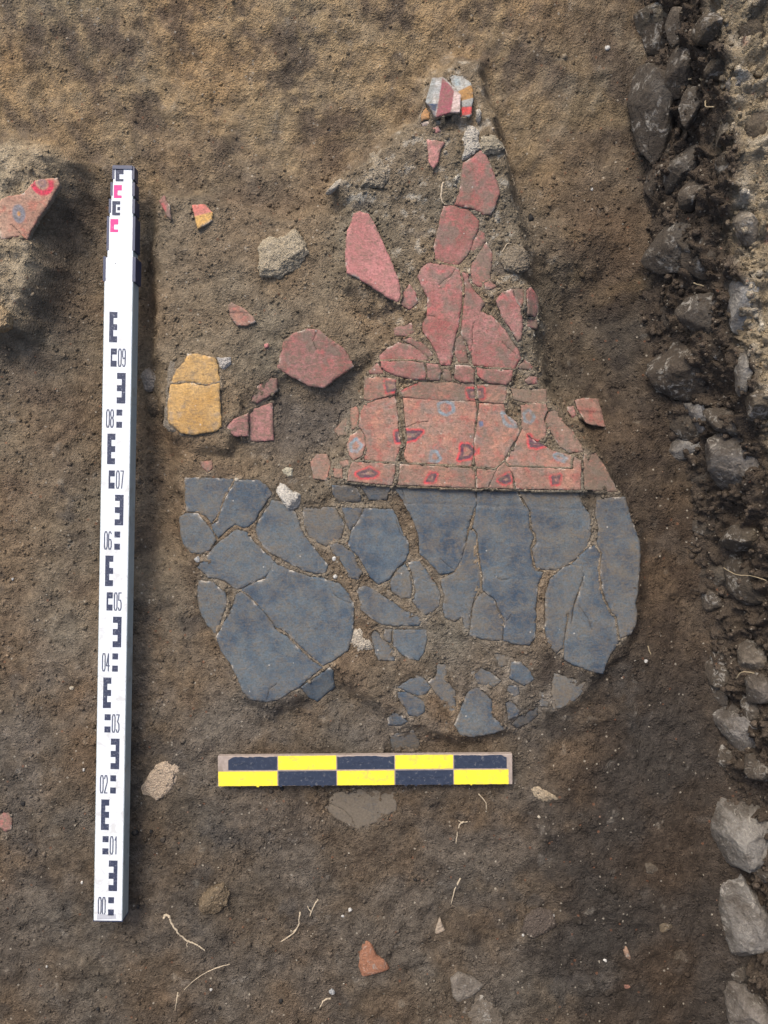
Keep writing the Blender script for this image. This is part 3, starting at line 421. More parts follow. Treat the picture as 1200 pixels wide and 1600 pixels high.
for i, (k, (poly, paint, dust, lift, label)) in enumerate(FR.items()):
    s = plane_fit(poly); r = np.random.default_rng(100 + i)
    c = W(poly.mean(0)); t = r.normal(0, 0.012, 2) * (1 if len(k) > 2 or k[0] != 'b' else 0.6)
    if k == 'l10': t = np.array([-0.10, 0.06])
    if k == 'l7': t = np.zeros(2)
    if k == 'p7': t = np.array([-0.10, 0.12])
    if k == 'r18': t = np.array([0.02, 0.06])
    s = s + np.array([t[0], t[1], -(t[0] * c[0] + t[1] * c[1])])
    s[2] += 0.0016 + lift
    zc = s[0] * c[0] + s[1] * c[1] + s[2]
    e1 = np.roll(poly, -1, 0) - poly; e0 = poly - np.roll(poly, 1, 0); nn = np.stack([e1[:, 1] + e0[:, 1], -(e1[:, 0] + e0[:, 0])], -1)
    nn /= np.linalg.norm(nn, axis=1, keepdims=True) + 1e-9; nn *= -1 if sdf(poly, *(poly[:1] + 0.05 * nn[:1]).T)[0] < 0 else 1
    out = W(poly + nn * (1.9 if k[0] == 'b' else 1.35 if k[0] in 'pqfrms' else 0.2), zc)          # true plan outline at the height where the piece lies
    frames[k] = (s, out)

# ---------------------------------------------------------------- ground sheet
FX0, FX1, FY0, FY1, DG = -0.74, 0.70, -0.98, 0.98, 0.0022
def axis(a, b, d, far):
    c = list(np.arange(a, b + d / 2, d)); st = d; hi = []; x = c[-1]
    step = lambda st, x_: min(st * 1.12, 0.028 if abs(x_) < 2.2 else 0.5)
    while x < far: st = step(st, x); x += st; hi.append(x)
    lo = []; x = c[0]; st = d
    while x > -far: st = step(st, x); x -= st; lo.append(x)
    return np.array(lo[::-1] + c + hi), len(lo), len(c)
ax, ix0, nxf = axis(FX0, FX1, DG, 12.0); ay, iy0, nyf = axis(FY0, FY1, DG, 12.0)
GX, GY = np.meshgrid(ax, ay); shp = GX.shape; gx, gy = GX.ravel(), GY.ravel()
GH = H0(gx, gy)
U_, V_ = P(gx, gy)
n_a = fbm2(gx, gy, 30, 4, 80); n_b = fbm2(gx, gy, 110, 4, 90, 0.6); n_c = fbm2(gx, gy, 260, 2, 97, 0.6)
# trowel scrapes on the upper slope run along a diagonal
ca, sa = math.cos(R(38)), math.sin(R(38))
rx, ry = gx * ca + gy * sa, -gx * sa + gy * ca
rad_ = np.hypot(gx + .16, gy - .93); the_ = np.arctan2(gy - .93, gx + .16); scr = fbm2(the_ * 0.16, rad_, 42, 4, 110, 0.6)
top = smooth((330 - V_ + 60 * n_a) / 160)
rough = 0.7 + 0.9 * smooth(0.5 + 1.2 * fbm2(gx, gy, 9, 2, 120)) + 0.5 * smooth((150 - sdf(RED, U_, V_)) / 200) * smooth((560 - V_) / 120)
det = 0.0058 * n_a + rough * (0.0009 * n_b + 0.0006 * n_c) * (1 - 0.35 * top) + 0.0060 * fbm2(gx, gy, 17, 3, 130) * (inf_far := 1.0) + 0.0024 * scr * top + 0.0007 * np.abs(n_b)
outd = np.maximum(np.maximum(np.abs(gx + .02) - .74, np.abs(gy) - 1.0), 0); fade = smooth((0.30 - outd) / 0.30)       # fine relief only where the sheet is fine
GH = GH + det * (0.25 + 0.75 * fade)
inf = np.full(gx.shape, 1.0)         # distance to the nearest fragment
G2 = GH.reshape(shp); I2 = inf.reshape(shp); I3 = np.full(shp, 1.0)
for k, (s, out) in frames.items():
    lo = out.min(0) - 0.022; hi = out.max(0) + 0.022
    a0, a1 = np.searchsorted(ax, [lo[0], hi[0]]); b0, b1 = np.searchsorted(ay, [lo[1], hi[1]])
    d_ = sdf(out, GX[b0:b1, a0:a1], GY[b0:b1, a0:a1]); o1 = I2[b0:b1, a0:a1]; o2 = I3[b0:b1, a0:a1]
    I3[b0:b1, a0:a1] = np.minimum(np.maximum(o1, d_), o2); I2[b0:b1, a0:a1] = np.minimum(o1, d_)
joint = smooth((0.016 - I3) / 0.008)        # soil packed between two pieces, not along a free edge
for k, (s, out) in frames.items():
    lo = out.min(0) - 0.010; hi = out.max(0) + 0.010
    a0, a1 = np.searchsorted(ax, [lo[0], hi[0]]); b0, b1 = np.searchsorted(ay, [lo[1], hi[1]])
    if a1 <= a0 or b1 <= b0: continue
    xs, ys = GX[b0:b1, a0:a1], GY[b0:b1, a0:a1]; d_ = sdf(out, xs, ys)
    pz = s[0] * xs + s[1] * ys + s[2]
    wob = n_b.reshape(shp)[b0:b1, a0:a1]
    lim = pz - 0.0058 + 0.0056 * smooth((d_ + 0.0012) / 0.0024) + 0.0018 * wob * (d_ > -0.0012) + 0.4 * np.clip(d_ - 0.003, 0, 1)
    # soil spilled on to the rim here and there
    sp = smooth((fbm2(xs, ys, 42, 4, 140, 0.6) + 0.55 * (FR[k][2] - 0.5) - 0.06 - np.clip(-d_, 0, 1) * 22) / 0.10) * (FR[k][2] > 0.3)
    lim = np.where(d_ < 0.006, lim + 0.0062 * sp * (d_ < 0.002), lim)
    raise_ = pz - 0.0013 + 0.0020 * wob
    g = G2[b0:b1, a0:a1]
    near = d_ < 0.004; jt = joint[b0:b1, a0:a1] > 0.3
    g = np.where(near, np.minimum(np.maximum(g, np.where((d_ > -0.001) & jt, raise_, -9)), lim), np.minimum(g, lim))
    G2[b0:b1, a0:a1] = g; I2[b0:b1, a0:a1] = np.minimum(I2[b0:b1, a0:a1], d_)
GH = G2.ravel(); inf = I2.ravel()
# soil kinds, with a falloff of light painted over them
def c3(*a): return np.array(a, float)
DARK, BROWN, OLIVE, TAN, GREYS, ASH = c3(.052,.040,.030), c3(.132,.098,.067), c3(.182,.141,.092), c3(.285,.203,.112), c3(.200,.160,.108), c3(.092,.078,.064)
def lerpc(a, b, t): return a + (b - a) * np.clip(t, 0, 1)[:, None]
m1 = fbm2(gx, gy, 6, 4, 150, 0.6); m2 = fbm2(gx, gy, 16, 5, 160, 0.62); m3 = fbm2(gx, gy, 45, 4, 170, 0.65)
gc = lerpc(np.tile(BROWN, (len(gx), 1)), OLIVE, 0.45 + 0.9 * m1 + 0.8 * m2)
gc = lerpc(gc, DARK, 0.55 * smooth((V_ - 900) / 450) + smooth((U_ - 800 + 120 * m1) / 180) * (0.50 + 0.45 * smooth((V_ - 260) / 300)) + 1.1 * (m2 - 0.08) * smooth((V_ - 260) / 150))  # light falloff to bottom and right painted into the soil, plus dark patches
gc = lerpc(gc, c3(.130, .102, .076), 1.6 * (m2 - 0.02) * smooth((420 - V_) / 120))
gc = lerpc(gc, c3(.19, .135, .075), 0.6 * smooth((fbm2(gx, gy, 7, 3, 186) - .12) / .25) * smooth((U_ - 830) / 60) * smooth((620 - V_) / 200))
tanf = smooth((340 - V_) / 200 + 0.4 * m1) * (0.60 + 1.5 * scr * fade + 1.5 * m2 + 1.2 * m1) * (1 - 0.75 * smooth((U_ - 740) / 160))
gc = lerpc(gc, TAN, tanf); gc = lerpc(gc, GREYS * 0.85, 0.55 * smooth((340 - V_) / 200) * smooth((m2 - 0.05) / 0.3))
gred = smooth((20 - sdf(RED, U_ + 20 * m2, V_ + 20 * m3)) / 40) * smooth((600 - V_) / 100)
gc = lerpc(gc, GREYS, 0.75 * gred); gc = lerpc(gc, ASH, gred * smooth((m2 - 0.18) / 0.25) * 0.8); gc = lerpc(gc, c3(.36,.33,.27), gred * smooth((m3 - 0.14) / 0.2) * 0.5)
gmid = smooth((10 - sdf(MID, U_, V_)) / 30) * smooth((760 - V_) / 60)
gc = lerpc(gc, OLIVE * 1.12, 0.55 * gmid * (1 - gred)); gc = lerpc(gc, ASH * 1.1, 0.85 * smooth((30 - sdf(POOL, U_, V_)) / 60))
gc = lerpc(gc, c3(.30,.245,.165), 0.85 * smooth((10 - sdf(MOUND, U_ + 15 * m3, V_ + 15 * m2)) / 40))
ashn = smooth((fbm2(gx, gy, 8, 4, 180, 0.6) - 0.22) / 0.18) * smooth((V_ - 560) / 200)
gc = lerpc(gc, ASH * 0.8, 0.7 * ashn)
dustn = smooth((0.012 - inf) / 0.012) * (inf < 0.9)
gc = lerpc(gc, c3(.225, .185, .135), 0.8 * dustn * (0.15 + 0.85 * joint.ravel()))
lim_ = smooth((fbm2(gx, gy, 24, 4, 190, 0.65) - 0.36) / 0.12) * (0.25 + gred)
gc = lerpc(gc, c3(.40, .36, .29), 0.6 * lim_)
gc = gc * (1 + 0.5 * m3 * fade + 0.35 * n_b * fade + 0.30 * m2 * (.3 + .7 * fade))[:, None]
gc = gc * (1 + 0.16 * fbm2(gx, gy, 5, 3, 192)[:, None] * c3(1, 0, -1))
gc = lerpc(gc, gc.mean(1)[:, None] * c3(1.08, 1.0, .90), 0.5 * smooth((V_ - 850) / 300) * smooth(m1 * 2 + .5))
ny_, nx_ = shp
idx = np.arange(nx_ * ny_).reshape(shp)
quads = np.stack([idx[:-1, :-1], idx[:-1, 1:], idx[1:, 1:], idx[1:, :-1]], -1).reshape(-1, 4)
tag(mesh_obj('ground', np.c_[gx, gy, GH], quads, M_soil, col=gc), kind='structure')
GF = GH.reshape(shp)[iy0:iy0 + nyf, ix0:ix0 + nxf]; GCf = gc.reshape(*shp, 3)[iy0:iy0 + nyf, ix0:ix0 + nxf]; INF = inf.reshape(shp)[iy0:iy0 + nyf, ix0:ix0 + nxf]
def gz(x, y, arr=None):
    arr = GF if arr is None else arr
    i = np.clip(np.rint((np.asarray(x) - FX0) / DG).astype(int), 0, nxf - 1); j = np.clip(np.rint((np.asarray(y) - FY0) / DG).astype(int), 0, nyf - 1); return arr[j, i]
def at(u, v, it=3):      # ground point seen at plan position u, v
    z = 0.0
    for _ in range(it): x, y = W((u, v), z); z = float(gz(x, y))
    return x, y, z

# ---------------------------------------------------------------- rubble stone wall along the right side
wall = tag(empty('stone_wall', (0.62, 0.0, -0.03)), 'rough rubble stone wall with earth mortar along the right edge of the trench', 'wall', kind='thing')
vk = [-500, 0, 60, 130, 200, 300, 400, 520, 640, 700, 900, 1100, 1300, 1450, 1600, 2200]
x0k = [985, 1000, 1008, 1012, 1016, 1020, 1022, 1036, 1060, 1075, 1095, 1110, 1135, 1128, 1130, 1120]
x1k = [1075, 1088, 1108, 1112, 1128, 1142, 1152, 1158, 1178, 1200, 1222, 1236, 1250, 1250, 1250, 1250]
ztk = [.18, .18, .18, .18, .18, .18, .18, .17, .16, .14, .11, .09, .08, .075, .075, .075]
ys = np.concatenate([np.arange(-1.5, -0.96, 0.02), np.arange(-0.96, 0.96, 0.0032), np.arange(0.96, 1.5, 0.02)])
ts = np.concatenate([np.linspace(0, 1, 66), 1 + np.cumsum(np.concatenate([np.full(40, 0.022), np.full(70, 0.045), np.geomspace(0.06, 0.8, 10)]))])
TT, YY = np.meshgrid(ts, ys); wshp = TT.shape
vv = 800 - YY * PXM
xb = (np.interp(vv, vk, x0k) - 614) / PXM
zt = np.interp(vv, vk, ztk)
xt = (np.interp(vv, vk, x1k) - 600) / PXM * (1 - zt / CAM_H) + 0.012
xb = xb + 0.016 * fbm2(YY, YY * 0 + 3.3, 14, 4, 260); xt = xt + 0.010 * fbm2(YY, YY * 0 + 9.3, 18, 4, 262)
tf = np.clip(TT, 0, 1); ex = np.clip(TT - 1, 0, None)
wx = xb + (xt - xb) * (tf ** 0.9) + ex * 0.13; wz = -0.06 + (zt + 0.06) * (0.55 * tf ** 0.6 + 0.45 * smooth(tf ** 1.6)) + 0.02 * smooth(ex / 0.5)
q = np.c_[wx.ravel(), YY.ravel(), wz.ravel()]
b1_ = fbm3(q, 13, 3, 200); b2_ = fbm3(q, 42, 4, 210, 0.6); b3_ = fbm3(q, 150, 2, 220)
amp = (0.35 + 0.65 * smooth(tf.ravel() * 1.6)) * (1 - 0.7 * smooth((ex.ravel() - 3.2) / 1.5))
nrm = np.stack([-0.75 * (1 - smooth(ex / 0.3)).ravel(), np.zeros(len(q)), 0.66 + 0.34 * smooth(ex / 0.3).ravel()], -1)
q2 = q + nrm * (amp * (0.045 * b1_ + 0.040 * b2_ + 0.028 * np.abs(b2_) + 0.011 * b3_))[:, None]
q2[:, 1] += 0.012 * fbm3(q + 3.3, 25, 3, 230)
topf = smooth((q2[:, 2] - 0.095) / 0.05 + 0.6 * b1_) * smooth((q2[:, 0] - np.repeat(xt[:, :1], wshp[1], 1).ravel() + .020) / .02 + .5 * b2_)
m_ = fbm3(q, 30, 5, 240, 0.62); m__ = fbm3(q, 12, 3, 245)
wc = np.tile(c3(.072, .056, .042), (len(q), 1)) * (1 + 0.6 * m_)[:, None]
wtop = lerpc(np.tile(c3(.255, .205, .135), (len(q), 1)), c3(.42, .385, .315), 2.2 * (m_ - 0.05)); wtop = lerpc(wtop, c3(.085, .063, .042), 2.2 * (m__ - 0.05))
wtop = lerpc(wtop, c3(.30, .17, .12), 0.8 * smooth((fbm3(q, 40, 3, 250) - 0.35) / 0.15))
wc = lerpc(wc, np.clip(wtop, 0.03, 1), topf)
wi = np.arange(len(q)).reshape(wshp)
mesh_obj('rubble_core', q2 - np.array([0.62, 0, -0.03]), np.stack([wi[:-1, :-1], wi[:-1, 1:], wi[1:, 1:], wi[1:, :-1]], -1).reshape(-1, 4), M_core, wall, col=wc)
def wallz(x, y):
    d2 = (q2[:, 0] - x) ** 2 + (q2[:, 1] - y) ** 2; k = np.argpartition(d2, 40)[:40]; return q2[k, 2].mean()

def lump(name, poly, top, depth, mat, parent=None, base=(0, 0, 0), seed=0, facets=9, namp=0.12, col=None, nt_=56, np_=26, flat=0.62, tilt=(0, 0), fr=(0.72, 0.95), fine=0.25, cut=(.4, .4, .9)):
    """A solid stone or clod with the given true plan outline (metres): domed or faceted top, real thickness below."""
    c = poly.mean(0); n = len(poly); th = np.linspace(0, 2 * math.pi, nt_, endpoint=False); rr = np.zeros(nt_)
    for i in range(n):
        a, b = poly[i] - c, poly[(i + 1) % n] - c
        dx, dy = np.cos(th), np.sin(th); ex, ey = b - a; den = dx * ey - dy * ex
        den = np.where(abs(den) < 1e-12, 1e-12, den); t = (a[0] * ey - a[1] * ex) / den; s_ = (a[0] * dy - a[1] * dx) / den
        ok = (t > 0) & (s_ >= -1e-6) & (s_ <= 1 + 1e-6); rr = np.where(ok, np.maximum(rr, t), rr)
    rr = np.where(rr == 0, rr[rr > 0].mean(), rr)
    ph = np.linspace(0, R(125), np_); size = rr.mean()
    V = []
    for p in ph:
        sr = math.sin(min(p, math.pi / 2)) ** flat if p <= math.pi / 2 else 1 - 0.25 * ((p - math.pi / 2) / R(35)) ** 2
        z = top * max(0, math.cos(p)) ** 0.8 if p <= math.pi / 2 else -depth * (p - math.pi / 2) / R(35)
        V.append(np.c_[rr * sr * np.cos(th), rr * sr * np.sin(th), np.full(nt_, z)])
    V = np.concatenate(V); r = np.random.default_rng(seed + 900)
    for _ in range(facets):      # broken faces
        nv = r.normal(size=3); nv[2] = abs(nv[2]) * 0.9 + 0.25; nv /= np.linalg.norm(nv)
        sup = (V @ nv).max(); dd = sup * r.uniform(*fr); e = np.clip(V @ nv - dd, 0, None)
        V = V - e[:, None] * nv * np.array(cut)
    V[:, 2] += V[:, 0] * tilt[0] + V[:, 1] * tilt[1]
    off = r.uniform(0, 50, 3); nz = fbm3(V + off, 0.9 / size, 5, 300 + seed % 7, 0.55)
    rad = V / (np.linalg.norm(V, axis=1, keepdims=True) + 1e-9)
    V = V + rad * (nz * namp * size)[:, None] * np.array([0.7, 0.7, 1.0]); V = V + rad * (fine * namp * size * fbm3(V + off, 4.5 / size, 4, 311, 0.65))[:, None]
    F = []
    for i in range(np_ - 1):
        for j in range(nt_):
            j2 = (j + 1) % nt_
            F.append((i * nt_ + j, (i + 1) * nt_ + j, (i + 1) * nt_ + j2, i * nt_ + j2))
    loc = np.array([c[0], c[1], base[2]])
    cc = None
    if col is not None:
        cc = np.ones((len(V), 4)); cc[:, :3] = col[:3]; cc[:, 3] = (col[3] if len(col) > 3 else 0.3)
        cc[:, 3] += 0.35 * (1 - smooth((V[:, 2] + 0.3 * top) / (0.8 * top)))      # earth clings round the foot
    if parent: loc = loc - np.array(parent.location)
    return mesh_obj(name, V, F, mat, parent, tuple(loc), cc)

GST, PST, BST = (.20, .19, .175), (.34, .33, .31), (.145, .118, .09)
stones = [  # outline, top height above datum, thickness, colour, soil cover
 (pl('Ra', [(365,0),(372,60),(440,105),(560,125),(640,90),(740,40),(765,-30),(370,-40)]), .085, .045, (.27,.235,.18), .30),
 (pl('Ra', [(430,290),(500,260),(640,230),(660,300),(640,400),(612,500),(620,600),(640,700),(680,800),(580,920),(470,850),(430,700),(405,500)]), .035, .040, GST, .62),
 (pl('Ra', [(650,270),(700,200),(790,170),(840,220),(840,330),(800,440),(700,520),(612,530),(622,430)]), .065, .045, (.17,.15,.13), .5),
 (pl('Ra', [(640,930),(700,860),(790,830),(870,850),(880,920),(790,1000),(770,1090),(720,1170),(650,1150),(630,1010)]), .055, .04, GST, .5),
 (pl('Rb', [(455,160),(500,60),(560,-20),(680,-70),(790,10),(780,80),(890,110),(860,220),(720,240),(600,260),(510,200)]), .035, .04, (.22,.205,.185), .45),
 (pl('Rb', [(680,490),(750,430),(850,420),(980,440),(1000,560),(960,660),(980,750),(900,790),(850,740),(790,620),(720,560)]), .06, .04, GST, .55),
 (pl('Rb', [(535,790),(620,720),(700,640),(790,650),(840,730),(900,840),(960,970),(980,1080),(900,1120),(800,1080),(680,1060),(590,980),(545,880)]), .045, .05, (.20,.165,.13), .52),
 (pl('Rb', [(720,1060),(800,1085),(880,1210),(810,1290),(760,1180)]), .035, .03, (.42,.42,.42), .22),
 (pl('Rb', [(590,1240),(630,1210),(740,1220),(800,1300),(830,1380),(780,1470),(680,1500),(640,1420)]), .02, .035, (.36,.35,.33), .42),
 (pl('Rc', [(915,-40),(960,-80),(1100,-95),(1230,-60),(1230,280),(1100,310),(1000,230),(930,120)]), .085, .055, (.27,.26,.25), .45),
 (pl('Rc', [(770,430),(830,410),(920,430),(940,560),(900,590),(830,540),(780,520)]), .03, .03, (.18,.16,.13), .6),
 (pl('Rc', [(780,640),(850,630),(930,720),(980,800),(960,870),(900,895),(850,860),(800,790)]), .03, .03, (.23,.20,.16), .5),
 (pl('Rc', [(985,590),(1040,500),(1150,480),(1215,520),(1215,620),(1080,660),(1000,640)]), .07, .035, (.24,.205,.15), .5),
 (pl('Rc', [(1030,760),(1060,660),(1140,640),(1235,680),(1235,980),(1150,1000),(1050,900)]), .075, .05, (.18,.155,.12), .55),
 (pl('Rc', [(820,1350),(850,1320),(1000,1350),(1150,1400),(1150,1500),(1040,1520),(900,1500),(840,1440)]), .035, .03, (.24,.21,.17), .58),
 (pl('Rd', [(570,270),(640,235),(740,260),(760,330),(755,420),(790,490),(770,530),(720,490),(650,400),(600,320)]), .06, .04, (.27,.26,.25), .35),
 (pl('Rd', [(495,345),(530,345),(600,420),(650,500),(700,570),(680,590),(600,500),(530,440)]), .015, .025, (.24,.205,.16), .6),
 (pl('Rd', [(590,745),(640,720),(760,670),(830,680),(830,930),(760,960),(690,980),(640,900),(600,840)]), .085, .055, (.34,.33,.31), .22),
 (pl('Rd', [(700,1000),(740,985),(840,1000),(840,1430),(720,1390),(690,1300),(660,1160)]), .09, .055, (.29,.28,.265), .26),
 (pl('Rd', [(580,1250),(590,1100),(640,1000),(680,1010),(655,1160),(680,1300),(690,1400),(620,1370)]), .035, .035, (.15,.125,.10), .6),
 (pl('Rd', [(690,1560),(710,1500),(760,1490),(850,1530),(850,1660),(700,1660)]), .08, .05, (.28,.26,.24), .35),
 (pl('Rd', [(595,1560),(640,1490),(668,1500),(665,1560),(620,1580)]), .025, .03, (.26,.20,.15), .5),
 (pl('Ra', [(980,450),(1020,415),(1075,430),(1070,540),(1010,560)]), .185, .03, PST, .22),
 (pl('Ra', [(950,700),(1000,640),(1015,760),(985,870),(945,840)]), .165, .03, (.33,.29,.23), .25),
 (pl('Ra', [(1010,1180),(1060,1200),(1110,1330),(1210,1420),(1215,1490),(1120,1490),(1070,1420)]), .185, .03, (.38,.34,.28), .22),
 (pl('Rb', [(1040,440),(1060,230),(1130,170),(1200,180),(1160,320),(1165,540),(1100,660),(1050,600)]), .175, .04, (.38,.38,.37), .18),
 (pl('Rb', [(1060,880),(1090,760),(1130,700),(1130,880),(1110,1000),(1100,1080),(1070,1030)]), .16, .03, (.33,.32,.30), .28),
 (pl('Rd', [(770,190),(800,160),(845,180),(845,310),(780,300)]), .10, .04, (.30,.27,.24), .3),
 (pl('Ra', [(760,130),(830,60),(930,50),(960,140),(900,200),(820,190)]), .175, .03, (.22,.18,.12), .45),
 (pl('Ra', [(850,330),(930,250),(1020,270),(1030,380),(940,430),(870,400)]), .18, .03, (.25,.21,.15), .4),
 (pl('Ra', [(930,960),(1000,900),(1080,960),(1060,1080),(980,1100)]), .17, .03, (.21,.175,.125), .45),
 (pl('Ra', [(1080,120),(1150,80),(1230,120),(1230,260),(1140,280),(1090,220)]), .19, .03, (.20,.165,.115), .45),
 (pl('Ra', [(1090,680),(1180,620),(1240,700),(1230,860),(1130,880)]), .19, .03, (.27,.22,.155), .4),
 (pl('Rc', [(1130,-330),(1180,-380),(1240,-330),(1230,-170),(1150,-180)]), .165, .03, (.26,.22,.165), .4),
]
rw = np.random.default_rng(77)
for v_ in list(range(40, 720, 62)) + list(range(760, 1600, 85)):      # smaller facing stones wedged between the big ones
    xl, xr = float(np.interp(v_, vk, x0k)), float(np.interp(v_, vk, x1k))
    for t_ in (.25, .68):
        cu_, cv_ = mix(xl, xr, t_) + rw.uniform(-12, 12), v_ + rw.uniform(-22, 22)
        if any(sdf(s_[0], np.array([cu_]), np.array([cv_]))[0] < -8 for s_ in stones[:28]) or cu_ > 1215: continue
        a_ = np.linspace(0, 2 * math.pi, 7, endpoint=False) + rw.uniform(-.3, .3, 7); l_, w_ = rw.uniform(24, 44), rw.uniform(15, 27); rt = rw.uniform(.6, 2.1)
        x_, y_ = l_ * np.cos(a_) * rw.uniform(.75, 1.15, 7), w_ * np.sin(a_) * rw.uniform(.75, 1.15, 7)
        stones.append((np.stack([cu_ + x_ * math.cos(rt) - y_ * math.sin(rt), cv_ + x_ * math.sin(rt) + y_ * math.cos(rt)], -1), .02 + .10 * t_, .024, tuple(np.array((.21, .185, .155)) * rw.uniform(.8, 1.5)), .50))
for i, (poly, zt_, thick, colr, soil) in enumerate(stones):
    c0 = W(poly.mean(0), zt_ * .7); zt_ = 0.5 * zt_ + 0.5 * float(wallz(*c0)) + 0.45 * thick; c0 = W(poly.mean(0), zt_); zt_ = max(zt_, float(wallz(*c0)) + 0.38 * thick)
    poly = poly.mean(0) + (poly - poly.mean(0)) * 1.20; zt_ += 0.012 * (i in (17, 18, 20, 15, 27, 9)) + 0.010 * (21 < i < 34) - 0.009 * (i > 33) - 0.004 * (i in (1, 2, 3, 4, 5, 6, 10, 11, 13)); pw = W(poly, zt_ - thick * 0.5)
    lump('stone', pw, thick, thick * 0.8, M_stone, wall, (0, 0, zt_ - thick), i, 26, 0.07, (*(np.array(colr) * (.84 if min(colr) > .22 else .60) * np.array([1.0, .96, .90])), soil + (.10 if zt_ < .13 else .04) * ((i * 37) % 5 - 1) / 2), *((76, 32) if i < 34 else (40, 18)), .34, (0.45, 0) if zt_ < .13 else (0.05, 0), (0.52, 0.90), 1.5, (.8, .8, 1.0))

# ---------------------------------------------------------------- painted plaster fragments
BLUE_D, BLUE_L = c3(.046, .068, .098), c3(.108, .134, .152)
RED_D, RED_L = c3(.32, .115, .102), c3(.42, .200, .182)
MLD, MLD2 = c3(.315, .155, .122), c3(.37, .220, .168)
WHITE = c3(.55, .52, .46)
MOT = [(k, p_.mean(0) + (p_ - p_.mean(0)) * (1.12 if k == 'd' else 1.2 if k == 'b' else 1), n) for k, p_, n in MOT]
mot_bb = [(k, p_, p_.min(0) - 10, p_.max(0) + 10) for k, p_, _ in MOT]
def blendw(c, colr, w_): return c + (np.asarray(colr) - c) * np.clip(w_, 0, 1)[:, None]
def paint_of(kind, u, v, x, y):
    a = fbm2(x, y, 11, 4, 400, 0.6); b = fbm2(x, y, 34, 4, 410, 0.6); n = len(u); al = np.zeros(n)
    def base(c0, c1, t): return lerpc(np.tile(c0, (n, 1)), c1, t)
    if kind == 'blue':
        c = base(BLUE_D, BLUE_L, 0.55 + 1.1 * a + 0.8 * b + 0.15 * smooth((700 - u) / 300)); c = lerpc(c, c3(.12, .13, .13), smooth((b - .1) / .3) * .5)
        line = np.exp(-((v - (787 + (u - 640) * 0.035 + 2 * b)) / 1.6) ** 2) * (u > 515) * (u < 910); c = blendw(c, c3(.20, .20, .19), 0.6 * line); al = al + 0.12 * (v < 786) * (u > 510)
    elif kind == 'slate': c = base(c3(.06, .07, .08), c3(.10, .11, .12), .5 + 1.5 * a)
    elif kind == 'red':
        c = base(RED_D, RED_L, .5 + 1.4 * a + 1.0 * b); c = lerpc(c, c3(.50, .130, .125), smooth((b - .12) / .25) * .8); al = al + 0.10 * a + .06; c = lerpc(c, c3(.21, .165, .135), .75 * smooth((fbm2(x, y, 27, 5, 425, .65) - .02) / .22))
    elif kind == 'rose': c = base(c3(.43, .180, .165), c3(.53, .245, .225), .5 + 1.6 * a + .8 * b)
    elif kind in ('mould', 'mould2', 'salmon'):
        c = base(MLD, MLD2, .5 + 1.4 * a + 1.1 * b); c = lerpc(c, c3(.40, .115, .095), smooth((fbm2(x, y, 60, 3, 420) - .05) / .3) * .6)
        if kind == 'mould': al = al + .03
        if kind == 'salmon': c = c * 1.15 + c3(.05, .05, .02)
        if kind == 'mould': c = lerpc(c, c3(.20, .165, .145), .7 * smooth((b - .08) / .25)); c = lerpc(c, c3(.50, .25, .17), .6 * smooth((-b - .06) / .25))
        for k, p_, lo, hi in mot_bb:
            s_ = (u > lo[0]) & (u < hi[0]) & (v > lo[1]) & (v < hi[1])
            if not s_.any(): continue
            d_ = sdf(p_, u[s_], v[s_]) + 0.8 * fbm2(x[s_], y[s_], 160, 2, 430)
            cs = c[s_]; wr = np.clip(.80 + .9 * fbm2(x[s_], y[s_], 70, 4, 432, .65), .25, 1); d_ = d_ + 1.1 * fbm2(x[s_], y[s_], 60, 2, 433)
            if k == 'd':
                cs = blendw(cs, c3(.66, .055, .075), wr * smooth((6.8 - d_) / 3.4) * smooth((d_ - 0.3) / 1.0)); cs = blendw(cs, c3(.085, .042, .075), np.clip(wr * 1.15, 0, .95) * smooth((3.1 - np.abs(d_ + .4)) / 1.4))
            elif k == 'b': cs = blendw(cs, c3(.22, .29, .33), wr * smooth((3.8 - np.abs(d_ - .6)) / 2.6))
            elif k == 's': cs = blendw(cs, c3(.09, .15, .27), .85 * smooth((1.5 - d_) / 2))
            else: cs = blendw(cs, c3(.68, .07, .075), .85 * smooth((1.0 - d_) / 2))
            c[s_] = cs
        if kind == 'salmon':
            d1 = np.hypot(u - 67, (v - 287) * 0.95) ; ang = (v - 287) - 0.2 * (u - 67)
            c = blendw(c, c3(.66, .05, .10), .9 * smooth((5 - np.abs(d1 - 13.5)) / 2.5) * smooth((np.maximum(v - 284, 62 - u) + 4) / 5)); c = blendw(c, c3(.22, .15, .16), .8 * smooth((8 - d1) / 3) * (1 - .6 * smooth((5 - d1) / 3)))
            d2 = np.hypot((u - 29.5) * 1.05, (v - 334) * .72); c = blendw(c, c3(.21, .23, .26), .85 * smooth((11.5 - d2) / 3)); c = blendw(c, c3(.55, .28, .11), smooth((3.6 - d2) / 2))
    elif kind == 'ochre': c = base(c3(.44, .255, .085), c3(.55, .345, .135), .5 + 1.5 * a + b); c = lerpc(c, c3(.30, .24, .18), smooth((b - .2) / .2) * .6)
    elif kind == 'ochre2': c = base(c3(.42, .21, .08), c3(.50, .27, .12), .5 + b)
    elif kind == 'pale': c = base(c3(.48, .36, .31), c3(.52, .45, .40), .5 + b)
    elif kind == 'duo': c = base(c3(.52, .17, .13), c3(.58, .22, .18), .5 + b); c = blendw(c, c3(.60, .36, .12), smooth((v - (200 + 338 / 2.5) + 0.25 * (u - 315)) / 2 + .5))
    elif kind == 'stripe':
        k6 = lambda p_: pl('K', p_)
        c = base(c3(.50, .47, .43), c3(.36, .37, .36), .5 + 1.5 * b)
        e = 0.5 * fbm2(x, y, 90, 2, 440)
